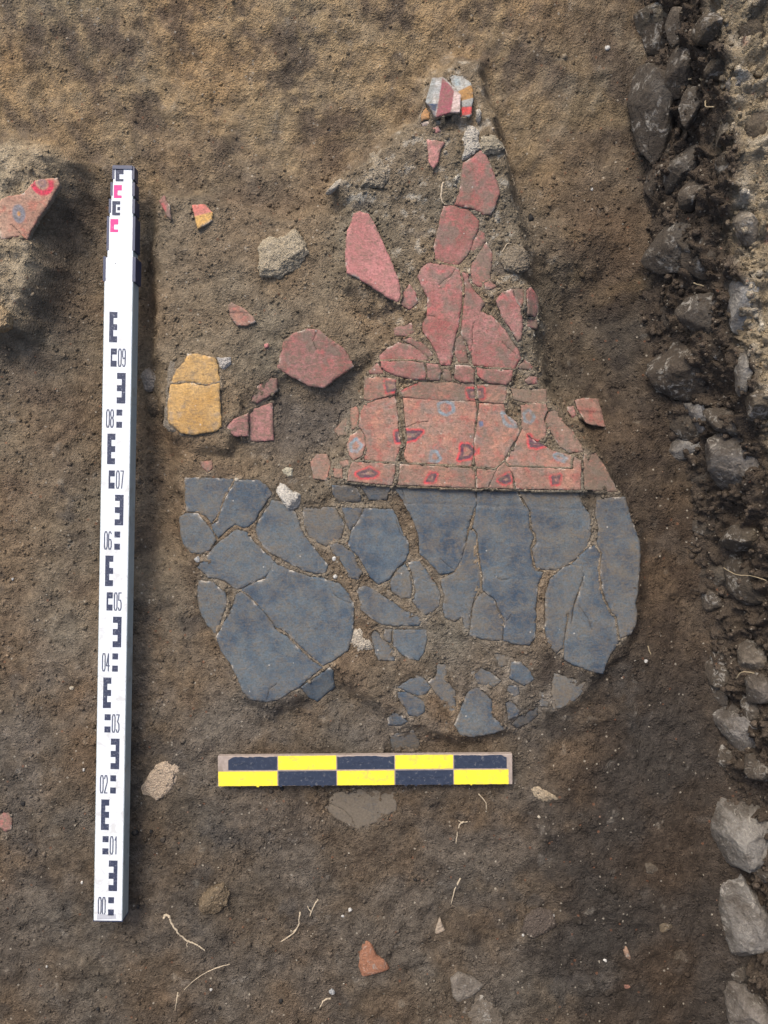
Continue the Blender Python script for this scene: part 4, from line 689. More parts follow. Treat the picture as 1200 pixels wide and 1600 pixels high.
        def put(p_, colr, w_=1.0):
            nonlocal c; c = blendw(c, colr, w_ * smooth((0.6 - sdf(k6(p_), u, v) + e) / 1.2))
        put([(270,160),(310,160),(270,435),(200,430)], c3(.27, .29, .28), .8); put([(370,160),(300,600),(440,570),(478,315),(450,260)], c3(.27, .085, .105)); put([(478,315),(540,330),(530,570),(440,570)], c3(.58, .44, .40), .9)
        put([(228,430),(326,434),(302,512),(262,495)], c3(.03, .055, .11)); put([(262,500),(302,512),(300,600),(250,600)], c3(.12, .11, .13), .8)
    elif kind == 'check':
        c = base(c3(.45, .43, .38), c3(.35, .38, .37), .5 + 1.6 * b); e = 0.5 * fbm2(x, y, 90, 2, 441)
        def put(p_, colr, w_=1.0):
            nonlocal c; c = blendw(c, colr, w_ * smooth((0.6 - sdf(pl('K', p_), u, v) + e) / 1.2))
        put([(490,325),(640,255),(700,370),(520,410)], c3(.42, .23, .085)); put([(520,470),(642,446),(650,470),(540,480)], c3(.16, .16, .19), .8); put([(545,466),(650,460),(650,530),(530,560)], c3(.60, .075, .075)); put([(465,200),(520,190),(540,250),(490,270)], c3(.30, .37, .38), .6)
    return c, al
FIDX = {}
HAIR = {'b5': [pl('Q', [(800,648),(822,668),(845,680),(884,692)])], 'r6': [pl('J', [(719,425),(712,470),(718,545)]), pl('J', [(712,600),(704,570),(718,545)]), pl('J', [(905,535),(940,570),(990,610)])],
 'r5': [pl('J', [(503,187),(535,155),(575,130),(605,88)]), pl('J', [(410,378),(440,372),(486,378)])], 'b21': [pl('F', [(283,200),(300,188),(318,160)]), pl('E', [(210,640),(260,668),(310,655)])],
 'b19': [pl('C', [(612,112),(628,150),(634,200)]), pl('C', [(905,640),(960,690),(1004,720)])], 'b44': [pl('X', [(545,356),(530,320),(500,290),(440,262)])], 'b26': [pl('F', [(740,110),(800,190),(822,260)])],
 'l2': [pl('M', [(905,275),(880,330),(900,380)])], 'p2': [pl('H', [(660,430),(730,400),(800,395)])], 'b6': [pl('B', [(560,885),(580,800),(640,760)])], 'l10': [pl('O', [(125,900),(190,960),(252,1040)])], 'b14': [pl('C', [(575,350),(600,440),(630,478)])]}
def fragment(k, spec, i):
    poly, paint, dust, lift, label = spec; s, out = frames[k]
    r = np.random.default_rng(500 + i)
    fine = 0.0016 if paint in ('mould', 'mould2', 'salmon', 'stripe', 'check', 'duo') else 0.0030
    # broken outline
    pts = []
    for j in range(len(out)):
        a, b = out[j], out[(j + 1) % len(out)]; L = np.linalg.norm(b - a); n = max(1, int(round(L / max(0.0022, fine))))
        nrm_ = np.array([(b - a)[1], -(b - a)[0]]) / (L + 1e-9)
        for m in range(n):
            p = a + (b - a) * m / n; w_ = (0.0030 if fine > .002 else 0.0022) * float(fbm2(np.array([p[0]]), np.array([p[1]]), 105, 5, 600 + i % 9, 0.72)[0]) * (0 if m == 0 else 1)
            pts.append(p + nrm_ * w_)
    ring = np.array(pts); lo, hi = ring.min(0), ring.max(0)
    g1, g2 = np.meshgrid(np.arange(lo[0], hi[0], fine), np.arange(lo[1], hi[1], fine * 0.9)); g1 = g1 + (np.arange(g1.shape[0])[:, None] % 2) * fine * .5
    g1, g2 = g1.ravel() + r.uniform(-.2, .2, g1.size) * fine, g2.ravel() + r.uniform(-.2, .2, g2.size) * fine
    di = sdf(ring, g1, g2); keep = di < -0.45 * fine; inner = np.c_[g1[keep], g2[keep]]
    hp = []
    for hl in HAIR.get(k, ()):
        hw = W(hl, s[0] * out[:, 0].mean() + s[1] * out[:, 1].mean() + s[2]); seg = []
        for a, b in zip(hw[:-1], hw[1:]): seg += [a + (b - a) * t for t in np.linspace(0, 1, max(2, int(np.linalg.norm(b - a) / .0011)), endpoint=False)]
        hp.append(np.array(seg) + r.normal(0, .00022, (len(seg), 2)))
    hmid = np.concatenate(hp) if hp else np.zeros((0, 2))
    if len(hmid):
        def dh(q_): return np.sqrt(((q_[:, None] - hmid[None]) ** 2).sum(-1)).min(1)
        inner = inner[dh(inner) > .0016]; sd = np.concatenate([hmid + o_ for o_ in ((.00065, 0), (-.00065, 0), (0, .00065), (0, -.00065))]); sd = sd[dh(sd) > .0005]
        hmid = hmid[sdf(ring, hmid[:, 0], hmid[:, 1]) < -.0008]; sd = sd[sdf(ring, sd[:, 0], sd[:, 1]) < -.0008]; inner = np.concatenate([inner, hmid, sd])
    allp = np.concatenate([ring, inner]); n0 = len(ring)
    res = delaunay_2d_cdt([Vector(p) for p in allp], [], [list(range(n0))], 1, 1e-7)
    vo = np.array([tuple(p) for p in res[0]]); fo = [tuple(f) for f in res[2]]
    x, y = vo[:, 0], vo[:, 1]; dd = -sdf(ring, x, y)
    zp = s[0] * x + s[1] * y + s[2]
    z = zp + 0.0010 * fbm2(x, y, 22, 3, 700 + i) + 0.0004 * fbm2(x, y, 120, 2, 720) - 0.0010 * np.exp(-np.clip(dd, 0, 1) / 0.0008)
    if paint == 'blue': z = z + 0.0012 * smooth((786.5 + (P(x, y)[0] - 640) * .035 - P(x, y)[1]) / 2) * (P(x, y)[0] > 505)
    if k in ('l3', 'p7'): z = z + 0.002 * smooth(((v_ := P(x, y)[1]) - (poly.mean(0)[1] + (2 if k == 'l3' else -1))) / -2)
    # colours in plan units of the piece itself
    cz = s[0] * x.mean() + s[1] * y.mean() + s[2]; kk = 1 - cz / CAM_H; u, v = 600 + x / kk * PXM, 800 - y / kk * PXM
    c, al = paint_of(paint, u, v, x, y)
    edge = np.exp(-np.clip(dd, 0, 1) / 0.0035); al = np.clip(dust + al + 0.26 * edge * (0.3 + 2.2 * fbm2(x, y, 60, 3, 740)), 0, 1.2)
    chip = smooth((fbm2(x, y, 55, 3, 750 + i % 5) - 0.20) / 0.1) * np.exp(-np.clip(dd, 0, 1) / 0.0016)
    c = blendw(c, c3(.45, .40, .33), chip); al = al * (1 - .6 * chip)
    if len(hmid):
        hk = np.exp(-(dh(np.c_[x, y]) / .00045) ** 2); z = z - .0022 * hk; c = blendw(c, c3(.10, .08, .06), .8 * hk)
    # side walls: follow the outline of the triangulation
    bm_e = {}
    for f in fo:
        for a, b in zip(f, f[1:] + f[:1]): bm_e[(a, b)] = 1
    be = [e for e in bm_e if (e[1], e[0]) not in bm_e]
    top = np.c_[x, y, z]; V = [top]; C = [np.c_[c, al]]; F = list(fo); nv = len(top)
    bidx = sorted({a for e in be for a in e}); thick = 0.011
    for lev, (dz, mv) in enumerate(((0.0035, 0.0), (thick, 0.0010))):
        bp = top[bidx].copy(); bp[:, 2] -= dz; cen = top.mean(0)[:2]; dirv = bp[:, :2] - cen; bp[:, :2] -= mv * dirv / (np.linalg.norm(dirv, axis=1, keepdims=True) + 1e-6)
        V.append(bp); cs = np.tile(c3(.38, .33, .26), (len(bidx), 1)) * r.uniform(.75, 1.1, (len(bidx), 1)); C.append(np.c_[cs, np.full(len(bidx), .40 + .25 * lev)])
    m1_ = {b: nv + j for j, b in enumerate(bidx)}; m2_ = {b: nv + len(bidx) + j for j, b in enumerate(bidx)}
    for a, b in be: F += [(b, a, m1_[a], m1_[b]), (m1_[b], m1_[a], m2_[a], m2_[b])]
    V = np.concatenate(V); C = np.concatenate(C)
    org = np.array([x.mean(), y.mean(), zp.mean() - thick])
    o = mesh_obj('plaster_fragment', V - org, F, M_frag, None, tuple(org), C)
    for p in o.data.polygons:
        if p.index >= len(fo): p.use_smooth = False
    grp = GB if paint in ('blue', 'slate') else GM if paint == 'mould' else GR if paint in ('red', 'rose') else None
    tag(o, label, 'plaster fragment', grp); FIDX[k] = o
for i, (k, spec) in enumerate(FR.items()): fragment(k, spec, i)
# ---------------------------------------------------------------- levelling staff
ZS = 0.040
pb, pt = W((168.5, 1439), ZS), W((186.0, 402), ZS)
L_main = float(np.linalg.norm(pt - pb)); ang = math.atan2(pt[1] - pb[1], pt[0] - pb[0]) - math.pi / 2
staff = tag(empty('levelling_staff', (pb[0], pb[1], ZS - 0.030)), 'white telescopic levelling staff with dark graduations lying on the soil, base end nearest', 'levelling staff')
staff.rotation_euler = (0, 0, ang)
PX = (1 - ZS / CAM_H) / PXM            # one plan unit on the staff face
HW = 22.8 * PX; TH = 0.030
V, F = join([box(-HW, HW, 0, L_main, 0, TH)]); body = bevel_obj(mesh_obj('staff_body', V, F, M_alu, staff, smooth_=False), 0.0016, 3)
V, F = join([box(-HW + .0014, HW - .0012, 0.0008, L_main - 0.0006, TH - 0.0008, TH + 0.0003)]); mesh_obj('white_face', V, F, M_white, staff, smooth_=False)
zk = TH + 0.0005
def flat(rects):
    return join([box(a, b, c, d_, TH + 0.0002, zk) for a, b, c, d_ in rects])
X = lambda p_: -HW + p_ * PX
DM = 0.1009; CM = DM / 10; Y0 = 0.0245
STROKES = {'0': [[(.1,.15),(.1,.85),(.3,1),(.7,1),(.9,.85),(.9,.15),(.7,0),(.3,0),(.1,.15)]], '1': [[(.3,.8),(.6,1),(.6,0)]],
 '2': [[(.1,.82),(.3,1),(.7,1),(.9,.82),(.9,.62),(.1,0),(.9,0)]], '3': [[(.1,1),(.9,1),(.45,.6),(.85,.45),(.9,.15),(.65,0),(.3,0),(.1,.14)]],
 '4': [[(.65,0),(.65,1),(.08,.3),(.95,.3)]], '5': [[(.9,1),(.2,1),(.15,.58),(.7,.58),(.9,.42),(.9,.14),(.65,0),(.3,0),(.1,.14)]],
 '6': [[(.85,.88),(.65,1),(.3,1),(.1,.82),(.1,.15),(.3,0),(.7,0),(.9,.15),(.9,.42),(.7,.56),(.3,.56),(.1,.44)]], '7': [[(.1,1),(.9,1),(.45,0)]],
 '8': [[(.3,.54),(.1,.7),(.1,.87),(.3,1),(.7,1),(.9,.87),(.9,.7),(.7,.54),(.3,.54),(.1,.4),(.1,.14),(.3,0),(.7,0),(.9,.14),(.9,.4),(.7,.54)]],
 '9': [[(.15,.12),(.35,0),(.7,0),(.9,.15),(.9,.85),(.7,1),(.3,1),(.1,.85),(.1,.58),(.3,.46),(.7,.46),(.9,.56)]]}
def ribbon(pts, wd, z0, z1):
    parts = []
    for (ax_, ay_), (bx_, by_) in zip(pts[:-1], pts[1:]):
        dx, dy = bx_ - ax_, by_ - ay_; l = math.hypot(dx, dy) + 1e-9; ex_, ey_ = dx / l * wd * .3, dy / l * wd * .3; nx, ny = -dy / l * wd / 2, dx / l * wd / 2
        c4 = [(ax_ - ex_ + nx, ay_ - ey_ + ny), (ax_ - ex_ - nx, ay_ - ey_ - ny), (bx_ + ex_ - nx, by_ + ey_ - ny), (bx_ + ex_ + nx, by_ + ey_ + ny)]
        dz = 0.00003 * len(parts)
        parts.append(([(px_, py_, z0) for px_, py_ in c4] + [(px_, py_, z1 + dz * .4) for px_, py_ in c4], [(3, 2, 1, 0), (4, 5, 6, 7), (0, 1, 5, 4), (1, 2, 6, 5), (2, 3, 7, 6), (3, 0, 4, 7)]))
    return join(parts)
for k in range(10):
    yc = Y0 + k * DM; odd = k % 2
    sq = (12.5, 22) if odd else (23, 32)
    V, F = flat([(X(sq[0]), X(sq[1]), yc + dy - CM * .5, yc + dy + CM * .5) for dy in (-CM, CM)] + [(X(sq[1] - 2.5) if not odd else X(sq[0]), X(sq[1]) if not odd else X(sq[0] + 2.5), yc - CM * .5, yc + CM * .5)] * (1 if k in (5, 7, 9) else 0))
    mesh_obj('graduation_mark', V, F, M_ink, staff, smooth_=False)
    e0 = yc + 2.5 * CM; a_, b_ = (9.5, 22) if odd else (23, 36.5)
    sp = (a_, a_ + 6.5) if odd else (b_ - 6, b_)
    V, F = flat([(X(a_), X(b_), e0 + j * CM, e0 + (j + 1) * CM) for j in (0, 2, 4)] + [(X(sp[0]), X(sp[1]), e0 + j * CM, e0 + (j + 1) * CM) for j in (1, 3)])
    mesh_obj('graduation_mark', V, F, M_ink, staff, smooth_=False)
    n0_ = 24.0 if odd else 7.0; parts = []
    for j, ch in enumerate('0%d' % k):
        for st in STROKES[ch]:
            pts = [(X(n0_ + 6.4 * j + .2 + px_ * 5.2), yc + (py_ - .5) * 27 * PX) for px_, py_ in st]
            parts.append(ribbon(pts, 1.8 * PX, TH + .0002, zk - .0001))
    V, F = join(parts); mesh_obj('numeral', V, F, M_num, staff, smooth_=False)
    if k:
        V, F = flat([(X(23), X(37), e0 - DM + .5 * DM - .0004 + 0.0, e0 - DM + .5 * DM + .0002)]) if odd else flat([(X(9), X(23), e0 - .5 * DM - .0004, e0 - .5 * DM + .0002)])
        mesh_obj('graduation_line', V, F, M_num, staff, smooth_=False)
V, F = flat([(X(5), X(33), 0.0015, 0.010)]); V = [(x + (0.003 if (i % 3) else 0), y + 0.0018 * ((i * 7) % 3), z) for i, (x, y, z) in enumerate(V)]
mesh_obj('worn_patch', V, F, plain('bare metal', (.42, .43, .46), .45, .2, 200), staff, smooth_=False)
V, F = box(-HW - .0004, HW + .0004, -.0016, 0.0012, -.0004, TH - .001); mesh_obj('base_plate', V, F, M_cap, staff, smooth_=False)
# dark collar and the nested sections that slide out of the top
def collar(y0, y1, hw, z0, z1, tk=.0022, parent=staff):
    V, F = join([box(-hw - tk, -hw + .0022, y0, y1, z0, z1 + .0005), box(hw - .0012, hw + tk * 1.8, y0, y1, z0, z1 + .0004)])
    V2, F2 = join([(V, F), box(-hw - tk * .9, hw + tk * 1.7, y0 + .002, y1 - .001, z0 - .0006, z0 + .0012)])
    return mesh_obj('section_collar', V2, F2, M_cap, parent, smooth_=False)
collar(L_main - .040, L_main + .001, HW - .0005, 0, TH)
sec = [(366, 338, 20.4, M_pink), (339, 310, 18.6, M_ink), (311, 283, 17.2, M_pink), (284, 257, 15.6, M_ink)]
for i, (v0, v1, hw, ink) in enumerate(sec):
    y0 = (402 - v0) * PX + L_main - 0.10; y1 = (402 - v1) * PX + L_main; hw *= PX; zt_ = TH - .0022 * (i + 1); xo = 1.0 * PX
    y0v = (402 - v0) * PX + L_main
    if i == 0: y0v -= .038
    s_ = empty('telescopic_section'); s_.parent = staff
    V, F = box(-hw + xo, hw + xo, y0, y1, .003 + .001 * i, zt_); sb = bevel_obj(mesh_obj('section_body', V, F, M_alu, s_, smooth_=False), .0012, 2)
    V, F = box(-hw + .001 + xo, hw - .001 + xo, y0, y1 - .0006, zt_ - .0006, zt_ + .0003); mesh_obj('white_face', V, F, M_white, s_, smooth_=False)
    c_ = collar(y0v + .008 if i else y0v + .012, y1 + .0008, hw - .0006, .002, zt_, .0018, s_); c_.location.x = xo
    ya, yb = (y0v if i else y0v + .038) + .004, y1 - .003; hh = (yb - ya) / 5; xa = -hw + .0045 + xo; xe = xa + 12.5 * PX
    R_ = [(xa, xe, ya, ya + hh), (xa, xa + 6 * PX, ya + hh, yb - hh * 1.3), (xa, xe, yb - hh * 2.2, yb - hh * .2)] if i != 1 else [(xa, xe, ya, ya + hh), (xa, xa + 6 * PX, ya + hh, yb - hh), (xa, xe, yb - hh * 1.2, yb), (xa + 8 * PX, xe, ya + 1.8 * hh, ya + 3.0 * hh)]
    V, F = join([box(a, b, c, d_, zt_ + .0001, zt_ + .0005 + .00002 * j) for j, (a, b, c, d_) in enumerate(R_)]); mesh_obj('graduation_mark', V, F, ink, s_, smooth_=False)
V, F = join([box(-15.6 * PX + .001, 17 * PX - .001, L_main + 141 * PX, L_main + 146.5 * PX, .004, TH - .0066)]); mesh_obj('end_cap', V, F, M_cap, staff, smooth_=False)
V, F = box(-.0062, -.005, L_main - .0115, L_main - .0095, TH + .0001, TH + .0006); mesh_obj('screw', V, F, M_cap, staff, smooth_=False)

# ---------------------------------------------------------------- yellow and black scale bar
ZB = 0.0035; cB = [W(p_, ZB) for p_ in ((340.5, 1229), (801, 1225.5), (800, 1179.5), (341, 1181.5))]
ob = cB[0]; exv = (cB[1] - cB[0]); LB = float(np.linalg.norm(exv)); angB = math.atan2(exv[1], exv[0]); WB = float(np.linalg.norm(cB[3] - cB[0]))
bar = tag(empty('scale_bar', (ob[0], ob[1], ZB - .012)), 'yellow and black chequered wooden scale bar lying below the blue plaster', 'scale bar'); bar.rotation_euler = (0, 0, angB)
V, F = box(0, LB, 0, WB, 0, .012); bevel_obj(mesh_obj('wooden_bar', V, F, M_wood, bar, smooth_=False), .0012, 2)
cuts = [.0, .2035, .4035, .6005, .800, 1.0]; rb = np.random.default_rng(3)
def patch(x0, x1, y0, y1, mat, rag):
    n = 26; xs_ = np.linspace(x0, x1, n); t0 = y0 + rag[0] * np.abs(rb.normal(size=n)); t1 = y1 - rag[1] * np.abs(np.convolve(rb.normal(size=n + 4), np.ones(5) / 2.5, 'valid'))
    xs2 = xs_.copy()
    V = []; 
    for z in (.0115, .01245):
        V += [(xs2[i], t0[i], z) for i in range(n)] + [(xs2[i], t1[i], z) for i in range(n)]
    F = [(2 * n + i, 2 * n + i + 1, 3 * n + i + 1, 3 * n + i) for i in range(n - 1)]
    F += [(i, i + 1, 2 * n + i + 1, 2 * n + i) for i in range(n - 1)] + [(n + i + 1, n + i, 3 * n + i, 3 * n + i + 1) for i in range(n - 1)] + [(0, 2 * n, 3 * n, n), (n - 1, 2 * n - 1, 4 * n - 1, 3 * n - 1)]
    return mesh_obj('paint_block', V, F, mat, bar, smooth_=False)
g_ = .0009
for i in range(5):
    a, b = cuts[i] * LB + g_, cuts[i + 1] * LB - g_
    yel_top = i % 2 == 1
    aa, bb = a, b
    if i == 0 and not yel_top: aa = a + .017
    if i == 4: bb = b - .009
    o = patch(aa, bb, WB * .535, WB - (.0004 if yel_top else .0012), M_yel if yel_top else M_navy, (.0001, .0002 if yel_top else .0011))
    if not yel_top:                       # flaking end corners
        for v_ in o.data.vertices:
            e_ = min((v_.co.x - aa), (bb - v_.co.x)); v_.co.y -= (max(0, .009 - (v_.co.x - aa if i == 0 else bb - v_.co.x if i == 4 else 9)) * .55 * rb.uniform(.5, 1.3)) if v_.co.y > WB * .6 else 0
    a2, b2 = a, b - (.006 if i == 4 else 0)
    o = patch(a2, b2, .0006, WB * .49, M_navy if yel_top else M_yel, (.0004 if yel_top else .0002, .0001))
    if yel_top or i != 1:
        pass
for i, row in ((0, .76), (1, .26), (2, .76), (3, .26), (4, .76)):   # raised brush ridges in the dark paint
    a, b = cuts[i] * LB, cuts[i + 1] * LB; x0, x1 = a + .25 * (b - a), a + (.62 if i != 3 else .8) * (b - a); y = WB * row
    pts = [(x0, y)] + [(mix(x0, x1, t), y + .0012 * rb.normal()) for t in (.3, .55, .8)] + [(x1, y + .001)]
    if i in (2, 3): pts = [(x0, y - .006), (x0 + .004, y)] + pts[1:]
    V, F = ribbon(pts, .0009, .0123, .0131); mesh_obj('paint_ridge', V, F, M_navy, bar, smooth_=False)
for j in range(9):
    x = rb.uniform(.06, .97) * LB; s_ = rb.uniform(.0012, .0022); V, F = box(x, x + s_ * 2, -s_ * .7, .0006, .010, .0118); mesh_obj('paint_drip', V, F, M_yel if int(x / LB * 5) % 2 == 0 else M_navy, bar, smooth_=False)

# ---------------------------------------------------------------- roots and straws
def tube(name, pts3, r0, r1, mat, label, cat, grp, seed=0, n=6):
    rs = np.random.default_rng(seed); p_ = np.array(pts3, float); q_ = []
    for i in range(len(p_) - 1):
        pa, pb_, pc, pd = p_[max(i - 1, 0)], p_[i], p_[i + 1], p_[min(i + 2, len(p_) - 1)]
        for t in np.linspace(0, 1, 6, endpoint=False): q_.append(.5 * ((2 * pb_) + (-pa + pc) * t + (2 * pa - 5 * pb_ + 4 * pc - pd) * t * t + (-pa + 3 * pb_ - 3 * pc + pd) * t ** 3))
    q_.append(p_[-1]); q_ = np.array(q_); q_[1:-1] += rs.normal(0, r0 * .22, (len(q_) - 2, 3)); m = len(q_); V, F = [], []
    for i in range(m):
        tg = q_[min(i + 1, m - 1)] - q_[max(i - 1, 0)]; tg /= np.linalg.norm(tg) + 1e-9; a = np.cross(tg, (0, 0, 1)); a /= np.linalg.norm(a) + 1e-9; b = np.cross(tg, a)
        rad = mix(r0, r1, i / (m - 1)) * rs.uniform(.8, 1.2)
        for j in range(n): th = 2 * math.pi * j / n; V.append(q_[i] + rad * (math.cos(th) * a + math.sin(th) * b))
    for i in range(m - 1):
        for j in range(n): F.append((i * n + j, i * n + (j + 1) % n, (i + 1) * n + (j + 1) % n, (i + 1) * n + j))
    F += [tuple(range(n - 1, -1, -1)), tuple((m - 1) * n + j for j in range(n))]
    V = np.array(V); o_ = V.mean(0); o_[2] = V[:, 2].min()
    return tag(mesh_obj(name, V - o_, F, mat, None, tuple(o_)), label, cat, grp)
GRT = 'dry roots and straws on the soil'
ROOTS = [
 (pl('U', [(683,893),(690,880),(706,884),(712,907),(742,950),(780,985),(820,1000),(855,1028)]), 2.6, 1.4, 'thick hooked white root right of the foot of the staff'),
 (pl('U', [(958,1083),(890,1105),(810,1150),(736,1224)]), 1.1, .6, 'long thin curved straw on the soil at lower left'),
 (pl('T', [(212,447),(187,495),(175,560)]), 1.5, .8, 'shorter upper root of a pair below the left half of the scale bar'),
 (pl('T', [(150,490),(138,550),(85,592)]), 1.7, 1.0, 'longer lower root of a pair below the left half of the scale bar'),
 (pl('T', [(708,182),(690,200),(682,258)]), 1.7, 1.0, 'short bent root below the right part of the scale bar'),
 (pl('T', [(697,375),(678,415),(665,465)]), 1.7, 1.0, 'short root above the pale mortar sherd'),
 (pl('T', [(758,88),(783,118),(785,142)]), 1.2, .7, 'small root touching the right end of the scale bar from below'),
 (pl('T', [(255,785),(232,792),(218,818)]), 2.0, .9, 'stubby pale root near the bottom edge left of the terracotta sherd'),
 (pl('L', [(312,325),(295,420),(310,480),(342,500)]), 1.9, 1.2, 'white hooked root beside the coffin-shaped red fragment'),
 (pl('L', [(775,868),(815,805),(872,812)]), 1.2, .7, 'white angled rootlet on the rubble right of the red field'),
 (pl('L', [(800,70),(850,270),(872,340)]), .8, .6, 'fine long straw hanging along the cliff right of the red field'),
]
for i, (p_, r0, r1, lab) in enumerate(ROOTS):
    tube('root', [(lambda q__: (q__[0], q__[1], q__[2] + r0 * .30 / PXM))(at(*uv)) for uv in p_], r0 * .85 / PXM, r1 * .7 / PXM, M_root, lab, 'root', GRT, i)
M_straw = plain('dull straw', (0.30, 0.24, 0.15), 0.85, 0.25, 500, 0.5)
for uv3, host in ((pl('U', [(790,988),(778,1000),(782,1012)]), 0), (pl('U', [(742,1200),(735,1245),(728,1280)]), 1), (pl('T', [(140,545),(128,556),(118,552)]), 3), (pl('T', [(730,182),(705,184),(690,180)]), 4), (pl('T', [(190,490),(180,480),(176,470)]), 2)):
    ro = [o for o in S.objects if o.get('label') == ROOTS[host][3]][0]
    t_ = tube('rootlet', [(lambda q__: (q__[0], q__[1], q__[2] + .4 / PXM))(at(*uv)) for uv in uv3], .9 / PXM, .5 / PXM, M_root, None, None, None, 90 + host)
    t_.parent = ro; t_.location = t_.location - ro.location
WR = [(pl('Ra', [(700,495),(770,490),(805,540),(815,580),(810,660),(862,668)]), 1.3, 1.0, 'bent straw sticking out of the stone wall near the top', (.10,.16)),
 (pl('Rb', [(955,908),(1000,918),(1062,915)]), 1.3, .9, 'straight straw across the wall face in front of an orange stone chip', (.10,.14)),
 (pl('Rb', [(735,368),(800,390)]), 1.2, .8, 'tiny straw above the dark rounded wall stone', (.075,.085)),
 (pl('Rc', [(922,748),(1000,790),(1100,800),(1190,828)]), .7, .5, 'fine root stretched across the gap between two lower wall stones', (.065,.12)),
 (pl('Rc', [(1000,1440),(1040,1400),(1115,1408)]), 1.0, .7, 'forked looking straw on a low wall stone', (.06,.09)),
 (pl('Rc', [(448,1236),(456,1265),(468,1288)]), 1.1, .7, 'short straw beside a white pebble right of the blue field', None)]
for i, (p_, r0, r1, lab, zz) in enumerate(WR):
    pts = []
    for j, uv in enumerate(p_):
        if zz is None: q__ = at(*uv); pts.append((q__[0], q__[1], q__[2] + r0 / PXM))
        else: z = mix(zz[0], zz[1], j / (len(p_) - 1)); x, y = W(uv, z); pts.append((x, y, z))
    tube('root', pts, r0 / PXM, r1 / PXM, M_straw, lab, 'root', GRT, 40 + i)

